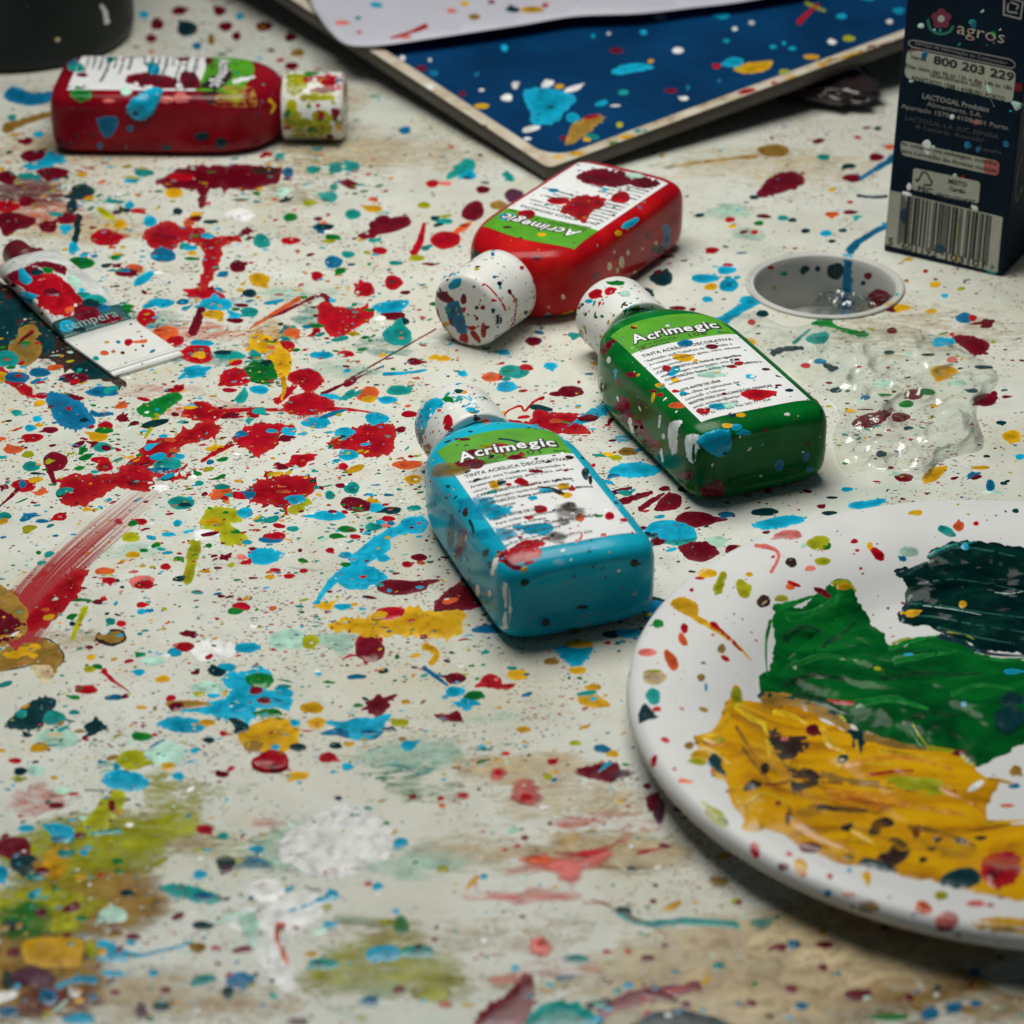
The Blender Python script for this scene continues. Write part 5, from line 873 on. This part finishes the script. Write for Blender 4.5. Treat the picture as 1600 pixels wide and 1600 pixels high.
splats(TP, '''
g s 40 16 620,1240 720,1220 820,1160 850,1130 h.4; d s 40 16 600,1330 680,1280 760,1300 a.8; g s 34 12 640,1440 760,1400 900,1420 h.4; d s 34 12 600,1520 720,1480 860,1500 a.7; g s 30 12 1060,1420 1180,1400 1320,1380 h.4; d s 26 10 1000,1500 1160,1470 1300,1480 1420,1470 a.7; g s 40 14 900,1600 1050,1580 1200,1620 h.4; d s 30 14 1100,1680 1200,1640 1320,1650 a.8; g s 20 8 1120,1700 1160,1760 1190,1790 h.5; d s 50 20 640,1570 760,1590 860,1640 a.8; g s 24 10 1300,1560 1420,1520 1560,1540 h.4; d s 24 10 760,1360 850,1300 900,1260 a.7;
t s 10 5 1110,1180 1250,1190 1400,1215 1600,1240; t s 8 4 1130,1230 1250,1240 1400,1270 1600,1300; t s 16 6 1200,990 1300,950 1420,955 1560,985; M s 4 2 1180,1190 1300,1205 1420,1228; t s 8 4 1160,1100 1300,1080 1450,1100 1600,1130; M s 3 2 1480,1135 1540,1140 1600,1130; t s 10 4 1240,1280 1400,1320 1560,1350; t s 12 6 1120,1060 1170,1020 1230,1000; L s 5 3 1280,1300 1350,1310 1390,1330''', 1000, 500, Z)  # thin t and M strokes paint highlight lines onto the dark green
flush(TP, 45); specks_on(TP, pP, 700, .28, 'RDOPLBKRY', plate, 9, .1)

# ------------------------------------------------------------------ blue tray, the paper on it, the wrap under it
TBLUE = solid('tray_blue_enamel', (.002, .040, .125), .45, .35, 25, .12, 90, .0008, 0, .12)
TRIM = solid('chipped_cream_edge', (.46, .38, .27), .55, .3, 120, .3, 300, .0006, stops=[(.30, (.22, .14, .07)), (.42, (.52, .43, .31)), (.62, (.68, .61, .50))])
TSIDE = solid('tray_dark_side', (.05, .04, .03), .5, .3, 80, .2)
def build_tray():
    C0, C1, C2 = G(857, 264, .0064), G(425, -20, .019), G(1425, 62, .021)
    e1 = (C1-C0).normalized(); e2 = (C2-C0); e2 = (e2-e1*e2.dot(e1)).normalized(); n = e2.cross(e1); n = n if n.z > 0 else -n
    root = empty('blue_tray', C0); tag(root, 'large blue tray with chipped cream edge, tilted, paper lying on it', 'tray')
    A, B = .36, .30
    def L(a, b, c): return e1*a+e2*b+n*c
    def rrect(ins, r, k=8):
        out = []
        for cx, cy, t0 in ((ins+r, ins+r, math.pi), (A-ins-r, ins+r, 1.5*math.pi), (A-ins-r, B-ins-r, 0), (ins+r, B-ins-r, .5*math.pi)):
            for i in range(k+1):
                t = t0+i/k*math.pi/2; out.append((cx+r*math.cos(t), cy+r*math.sin(t)))
        return out
    def loops(ls, cap0=False, cap1=False):
        V, Fc = [], []; m = len(ls[0][0])
        for pts, h in ls: V += [L(a, b, h) for a, b in pts]
        for i in range(len(ls)-1):
            for k in range(m): Fc.append((i*m+k, i*m+(k+1) % m, (i+1)*m+(k+1) % m, (i+1)*m+k))
        if cap0: Fc.append(tuple(range(m-1, -1, -1)))
        if cap1: Fc.append(tuple(range((len(ls)-1)*m, len(ls)*m)))
        return V, Fc
    V, Fc = loops([(rrect(.0004, .003), 0), (rrect(.0056, .005), -.0005), (rrect(.0062, .011), -.0010)]); rim = mk('tray_edge', V, Fc, TRIM, root)
    V, Fc = loops([(rrect(.0062, .011), -.0010), (rrect(.0070, .011), -.0026), (rrect(.0082, .011), -.0030)], False, True); bed = mk('tray_bed', V, Fc, TBLUE, root)
    V, Fc = loops([(rrect(.0004, .003), 0), (rrect(0, .003), -.0004), (rrect(.0002, .003), -.0050), (rrect(.002, .004), -.0056)], False, True); sd = mk('tray_side', V, Fc, TSIDE, root)
    M = Matrix.Translation(C0); bv, pw = wbvh([rim, bed], M); return root, Target(root, bv, M), pw, (C0, e1, e2, n, L)
tray, TY, pY, TF = build_tray()
splats(TY, '''
C h.5 1115,400 1140,370 1210,365 1330,400 1310,440 1270,490 1230,515 1160,520 1140,460; B 1190 385 17.28 11.2; K 1230 450 21.6 11.2; K 1180 480 15.84 8; W 1215 350 30.24 12.8 20; W 1320 370 37.44 12 15; W 1045 407 25.2 14.4; W 725 362 15.84 10.4; W 1145 537 36 12.8 10; W 1130 578 15.84 6.4; W 610 242 12.96 11.2; W 725 250 7.2 7.2; Y 940 442 32.4 10.4; N 1290,600 1320,520 1400,480 1450,490 1400,540 1330,590; C 1320 490 28.8 20; R 1400 490 37.44 11.2 10; C 1480,300 1520,275 1600,265 1660,280 1600,295 1520,310; Y 1265 360 20.16 9.6; B 740 305 18.72 14.4; C 1440 430 28.8 10.4 15; T 1530 385 21.6 11.2 a.8; W 1080 355 14.4 16 a.6; B 920 310 11.52 11.2; W 940 375 11.52 6.4; C 1035 200 14.4 14.4; C 1405 150 8.64 8; W 1470 140 8.64 6.4; D 690 285 21.6 12.8 a.7; D 1500 210 28.8 12.8 a.6; D 860 390 14.4 11.2 a.7; D 950 530 17.28 11.2 a.8; Y 1380 580 18.72 9.6; L 1515 520 14.4 11.2; T 1400 570 28.8 12.8; D 1280 575 14.4 9.6; W 1500 440 18.72 4.8; Y 1335 640 25.92 10.4; Y 1550 572 33.12 11.2; G 1490 600 18.72 7.2; Y 1260 655 24.48 6.4; R 1590 610 10.08 6.4; T 1590 545 14.4 8; D 900 530 12.96 6.4; D 820 455 11.52 4.8; G 1055 630 11.52 4.8; R 700 375 11.52 4.8''', 400, 0, Z)
splats(TY, '''
W 85 72 27.36 12.8; W 158 210 23.76 12.8; C -10 280 43.2 17.6; Y 45 255 12.96 8; C 340,270 380,240 430,250 410,280; Y 390,290 440,265 545,255 530,290 450,305; L 420 285 18.72 11.2; R 320 275 18.72 9.6; C 840 68 21.6 11.2; W 800 175 18.72 9.6; L 870 160 27.36 11.2; Y 715 237 33.12 10.4; W 183 410 18.72 9.6; C 600 180 8.64 8; C 635 202 15.84 8.8; C 555 195 14.4 8; C 360 170 12.96 8; W 395 120 11.52 8; W 465 95 12.96 8; C 345 65 25.92 14.4 a.7; R s 20 14 660,95 700,55 740,20; L s 14 10 690,10 730,30 770,45; C 15 135 14.4 11.2; D 130 378 28.8 9.6 a.7; B 330 337 8.64 8; C 1080 45 18.72 14.4; W 1040 90 12.96 9.6; D 560 380 21.6 8 a.7; B 200 365 7.2 12.8; C 950 -10 28.8 11.2; R 445 380 37.44 10.4 15; Y s 26 30 740,265 850,248 940,220; R s 22 20 950,205 1000,195 1045,180; R 780 285 20.16 7.2; Y 630 325 25.92 8 15; R 560 345 15.84 6.4; L 600 300 21.6 11.2; T 20 545 14.4 5.6''', 1000, 0, Z)
flush(TY, 40); specks_on(TY, pY, 1500, .24, 'WCDKBTDCWM', tray, 10, .5)
def build_paper():
    C0, e1, e2, n, L = TF
    out = [(486, -40), (485, 0), (498, 26), (518, 52), (545, 71), (600, 71), (700, 57), (820, 39), (900, 26), (1000, 22), (1080, 13), (1180, 0), (1300, -30), (1330, -110), (1000, -190), (600, -170)]
    P = catmull(out, True, 4); v, tris, d = fill(P, 16.0); V = []; root0 = G(800, 20, .03)
    for p, dd in zip(v, d):
        dr = rdir(*p); lift = .0012+.0045*math.exp(-dd/70)+.0012*mnoise.noise((p[0]*.006, p[1]*.01, 2.2))
        q = C0+n*(lift-.0034); t = (q-CAM).dot(n)/dr.dot(n); V.append(CAM+dr*t)
    m = len(V); th = n*.00035; nb = len(P); Vt = [q+th for q in V]; tris = list(tris)
    ed = {}
    for f in tris:
        for i in range(3): ed[(f[i], f[(i+1) % 3])] = 1
    Fc = tris+[tuple(reversed([k+m for k in f])) for f in tris]
    # upper sheet = second half
    VV = [q-V[0] for q in Vt]+[q-V[0] for q in V]
    for (a, b) in ed:
        if (b, a) not in ed: Fc.append((b, a, a+m, b+m))
    o = mk('paper_sheet', VV, Fc, solid('white_paper', (.56, .55, .63), .6, .05, 40, .15, 200, .0003), None); o.location = V[0]
    tag(o, 'white paint-flecked paper with rounded corner lying on the blue tray', 'paper'); M = Matrix.Translation(V[0]); bv, pw = wbvh([o], M); return o, Target(o, bv, M), pw
paper, TPa, pPa = build_paper()
splats(TPa, 'C 500 20 25 12; R s 8 22 560,160 640,135 710,108; N 910 70 26 12; P 815 45 22 10; K 1070 40 30 12; Y 1150 40 54 13; P 360 95 32 10 a.7; T 425 75 13 8; P 430 135 12 8; R 1205 22 15 9; Y 870 15 20 10; P 620 155 30 8 a.6; D 980 8 16 8', 400, 0, Z)
flush(TPa, 30); specks_on(TPa, pPa, 40, .4, 'PYCDT', paper, 12, .5)

def clear_film(name, rough=.12, tint=(.85, .9, .9), k=.16):
    m = bpy.data.materials.new(name); m.use_nodes = True; nt = m.node_tree; nd, lk = nt.nodes, nt.links; nd.remove(nd['Principled BSDF']); out = nd['Material Output']
    tr = nd.new('ShaderNodeBsdfTransparent'); tr.inputs[0].default_value = (*tint, 1); gl = nd.new('ShaderNodeBsdfGlossy'); gl.inputs['Roughness'].default_value = rough; gl.inputs['Color'].default_value = (.9, .95, .95, 1)
    fr = nd.new('ShaderNodeFresnel'); fr.inputs[0].default_value = 1.45; ms = nd.new('ShaderNodeMixShader')
    ad = nd.new('ShaderNodeMath'); ad.operation = 'ADD'; ad.inputs[1].default_value = k; lk.new(fr.outputs[0], ad.inputs[0]); lk.new(ad.outputs[0], ms.inputs[0])
    co = objco(nd); n = nnoise(nd, 60, 2, .5, 2.0); lk.new(co, n.inputs['Vector']); b = nd.new('ShaderNodeBump'); b.inputs['Strength'].default_value = .5; b.inputs['Distance'].default_value = .002; lk.new(n.outputs[0], b.inputs['Height']); lk.new(b.outputs[0], gl.inputs['Normal']); lk.new(b.outputs[0], fr.inputs['Normal'])
    lk.new(tr.outputs[0], ms.inputs[1]); lk.new(gl.outputs[0], ms.inputs[2]); lk.new(ms.outputs[0], out.inputs[0]); return m
FILM = clear_film('clear_plastic_film', .16, (.95, .96, .955), .05)
def crumple(p, s=1.0):
    a = mnoise.noise((p[0]*.012*s, p[1]*.018*s, 5.5)); b = mnoise.noise((p[0]*.03*s, p[1]*.045*s, 8.5)); c = mnoise.noise((p[0]*.075*s, p[1]*.11*s, 1.5))
    return (1-abs(a))*.9+(1-abs(b))*.55+.18*c
def build_film():
    out = [(1128, 505), (1175, 490), (1230, 512), (1275, 508), (1340, 520), (1420, 512), (1500, 545), (1560, 590), (1525, 640), (1535, 700), (1470, 720), (1440, 752), (1370, 735), (1320, 740), (1300, 690), (1308, 640), (1240, 590), (1170, 545)]
    P = catmull(out, True, 5); v, tris, d = fill(P, 5.0); V = []; o0 = G(1350, 620)
    for p, dd in zip(v, d):
        k = min(dd/30, 1); V.append(G(*p)+Vector((0, 0, .00035+k*.0046*max(0, crumple(p, 1.0)-.7)))-o0)
    o = mk('plastic_film', V, tris, FILM, None); o.location = o0; tag(o, 'crumpled clear plastic film lying flat right of the green bottle', 'plastic film')
build_film()
def build_wrap():
    # crumpled wrap under the raised side of the tray
    C0, e1, e2, n, L = TF; c = C0+L(.035, .135, 0); bm = bmesh.new(); bmesh.ops.create_icosphere(bm, subdivisions=5, radius=1)
    for v in bm.verts:
        p = v.co.copy(); r = 1+.22*(1-abs(mnoise.noise(p*2.3)))+.12*(1-abs(mnoise.noise(p*5.1)))-.2; p = p*r; v.co = Vector((p.x*.020, p.y*.042, max(p.z, -.93)*.0062))
    zmin = min(v.co.z for v in bm.verts)
    me = bpy.data.meshes.new('wrap_bundle'); bm.to_mesh(me); bm.free(); me.polygons.foreach_set('use_smooth', np.ones(len(me.polygons), bool))
    me.materials.append(solid('dark_shiny_wrap', (.03, .02, .022), .18, .4, 70, .5, 160, .002, .5)); o = link(bpy.data.objects.new('wrap_bundle', me)); o.location = (c.x, c.y, -zmin+.00002); o.rotation_euler = (0, 0, .6)
    tag(o, 'crumpled shiny dark wrap under the raised edge of the blue tray', 'wrapping')
build_wrap()
def build_scrap():
    # clear scrap down in the hole
    P = catmull([(1262, 478), (1300, 455), (1345, 462), (1385, 470), (1392, 492), (1350, 505), (1300, 508), (1262, 500)], True, 5); v, tris, d = fill(P, 5.0); o0 = Vector((HX+.002, HY+.0, -.0175)); V = []
    for p, dd in zip(v, d):
        q = G(p[0], p[1], -.014); rr_ = Vector((q.x-HX, q.y-HY)); k_ = min(1, .0205/max(rr_.length, 1e-6)); q.x = HX+rr_.x*k_; q.y = HY+rr_.y*k_; q.z = -.0173+.0070*min(1, max(0, .15+1.2*crumple(p, 2.2)-.7)); V.append(q-o0)
    o = mk('plastic_scrap', V, tris, clear_film('scrap_film', .15, (.80, .85, .86), .10), None); o.location = o0; tag(o, 'crumpled clear plastic scrap down inside the table hole', 'plastic scrap')
build_scrap()

# ------------------------------------------------------------------ flattened paint tube at the left
def build_tube():
    a, b, c, d = G(195, 503), G(275, 551), G(190, 600), G(117, 541)
    tail = (b+c)/2; head = (a+d)/2; ax = (head-tail).normalized(); hw = ((a-d).length+(b-c).length)/4
    rz = math.atan2(ax.y, ax.x); root = empty('paint_tube', tail, rz); tag(root, 'flat white and teal paint tube with a square white tail, splashed red', 'paint tube'); M = mat_of(root); tl = (head-tail).length
    far = M.inverted() @ G(50, 434); bend = math.atan2(far.y, far.x-tl); blen = math.hypot(far.y, far.x-tl)
    def place(s, X, zz):
        """bend the tube where the tail is folded"""
        if s <= tl: return (s, X, zz)
        t = s-tl; k = bend*min(1, t/.012); return (tl+t*math.cos(k)-X*math.sin(k), X*math.cos(k)+t*math.sin(k), zz)
    def sect(s):
        t = max(0, (s-tl)/blen); th = .0008 if s <= tl else .0008+.0042*(1-math.exp(-t*1.8)); return hw*(1.03 if s <= tl else 1-.06*min(t, 1)), th
    def nexp(s): return 9 if s <= tl else max(2.6, 8-(s-tl)*140)
    def tube(s0, s1, name, mat, lift=0, ns=14, bev=False):
        V, Fc = [], []; N = 40
        for i in range(ns+1):
            s = s0+(s1-s0)*i/ns; w_, th = sect(s); n = nexp(s)
            if bev and i == 0: th *= .75
            for k in range(N):
                q = 2*math.pi*k/N; cc, ss = math.cos(q), math.sin(q)
                V.append(place(s, math.copysign(abs(cc)**(2/n), cc)*(w_+lift), th+.00003+lift+math.copysign(abs(ss)**(2/n), ss)*(th+lift)))
        for i in range(ns):
            for k in range(N): Fc.append((i*N+k, i*N+(k+1) % N, (i+1)*N+(k+1) % N, (i+1)*N+k))
        Fc.append(tuple(range(N-1, -1, -1))); Fc.append(tuple(range(ns*N, (ns+1)*N))); return mk(name, V, Fc, mat, root)
    t1 = tube(0, tl, 'folded_tail', WHITEP, 0, 8, True)
    tube(.0022, .0034, 'crimp_ridge', WHITEP, .00025, 2)
    t2 = tube(tl, tl+blen, 'tube_body', solid('worn_grey_plastic', (.55, .57, .55), .45, .35, 140), 0, 26)
    t3 = tube(tl+.0004, tl+.0085, 'teal_band', solid('teal_label', (.004, .08, .085), .4, .2, 120), .00012, 8)
    thc = sect(tl+blen)[1]; v_, f_ = revolve([(.1, 0), (3.6, 0), (3.6, 3), (4.4, 3.1), (4.6, 3.8), (4.6, 12), (4.2, 12.8), (.1, 13)], 32)
    mk('tube_cap', [place(tl+blen-.0005+z*1e-3, x*1e-3, thc+y*1e-3) for x, y, z in v_], f_, solid('maroon_cap_plastic', (.12, .006, .014), .4), root)
    pr = Print(); s0 = tl+.0018
    def tm(X, Y):
        s = s0+Y; w_, th = sect(s); n = nexp(s); q = min(abs(X)/w_, .98); return place(s, -X, th+(th+.0003)*(1-q**n)**(1/n)+.00025)
    pr.text('tempera', -hw*.80, .0006, .0056, tm, width=hw*1.5, bold=-.01); pr.build('band_lettering', solid('pale_teal_ink', (.30, .48, .46), .5), root)
    bv, pw = wbvh([t1, t2, t3], M); return root, Target(root, bv, M), pw
tube_, TU, pU = build_tube()
splats(TU, '''
C 130,240 150,220 215,230 225,270 275,300 280,340 230,355 160,330 130,290; C 230 440 60 42; R h.5 40,290 120,250 240,240 390,270 470,270 540,320 600,360 640,440 680,470 600,560 560,620 480,600 400,590 340,540 270,460 190,430 120,380 60,340; D 440 370 60 36 a.8; D 720 575 110 88; C 565 690 70 48; D 930 630 78 44; T 780 480 110 50 a.8; B 860 540 60 30; O 590 545 26 26; W 630 515 16 16; D 250,180 350,150 480,170 550,200 540,260 450,230 330,200; G 400 220 50 30; K 300 250 60 40; Q 350 585 14 14; C 680 390 30 16;
R 1070 825 36 30; O 1072 828 20 16; O s 20 34 1110,822 1160,822 1220,815 a.8; O 870 915 36 22 a.7; D 1022 913 18 14; D 1050 1003 14 14; T 800 960 26 20; B 1270 900 26 12 30; B 985 823 20 14; Y 890 825 24 10; K 1190 855 12 12; D 1180 778 10 8; D 1090 675 12 8; N 945 903 18 14 a.7; P 1030 1135 26 14; D 1130 1100 10 8; D 1000 1018 8 8; D 1130 890 10 8; T 1185 1005 10 6''', 0, 380, .1875)
splats(TU, 'D -20,330 60,260 150,220 260,190 330,230 200,300 60,380; R h.3 480,300 560,330 640,420 690,480 640,520 560,440; M 600 300 40 40 a.7; T 700 430 60 26 a.8; R h.4 20,330 60,300 150,300 260,250 420,250 520,300 560,380 500,470 420,560 330,530 250,470 150,400; C 150,225 200,215 250,270 285,310 270,350 220,360 165,330; C 235 445 62 40; D 430 420 90 40 a.7; K 760 500 90 46 a.85; D 860 640 60 36; K 660 720 60 22 a.8; M 640 340 40 60 a.6; O 560 560 30 30; D 730 580 100 70; R 330 300 60 30', 0, 380, .1875)
flush(TU, 25); specks_on(TU, pU, 70, .28, 'RDKTC', tube_, 13, .2)

# ------------------------------------------------------------------ dark jar in the corner
def build_jar():
    R = .046; c = G(30, 118); c = Vector((-.193, c.y+R*.98, 0)); pr = [(.1, 0), (R*1e3*.90, 0), (R*1e3*.955, .8), (R*1e3*.985, 2.5), (R*1e3, 6), (R*1e3*1.01, 40), (R*1e3*1.0, 78), (R*1e3*.93, 86), (R*1e3*.80, 90), (R*1e3*.78, 92), (.1, 92)]
    root = empty('dark_jar', c); tag(root, 'dark grey round jar standing behind the dark red bottle', 'jar'); V, Fc = revolve(pr, 96)
    body = mk('jar_body', [(x*1e-3, y*1e-3, z*1e-3+.00003) for x, y, z in V], Fc, solid('dark_grey_glaze', (.008, .012, .013), .42, .25, 30, .08, 120, .0008, 0, .2), root)
    V, Fc = revolve([(.1, 92.1), (38, 92.1), (38.6, 92.8), (38.6, 103), (37.6, 104), (.1, 104)], 64); mk('jar_lid', [(x*1e-3, y*1e-3, z*1e-3) for x, y, z in V], Fc, CARD, root)
    M = Matrix.Translation(c); bv, pw = wbvh([body], M); T_ = Target(root, bv, M); splats(T_, 'W s 6 10 158,8 164,18 167,36 a.6; E 90 62 4 3 a.7', 0, 0, 1); flush(T_, 20); specks_on(T_, pw, 60, .35, 'DEKT', root, 14)  # the white W stroke is a highlight painted on the jar
build_jar()
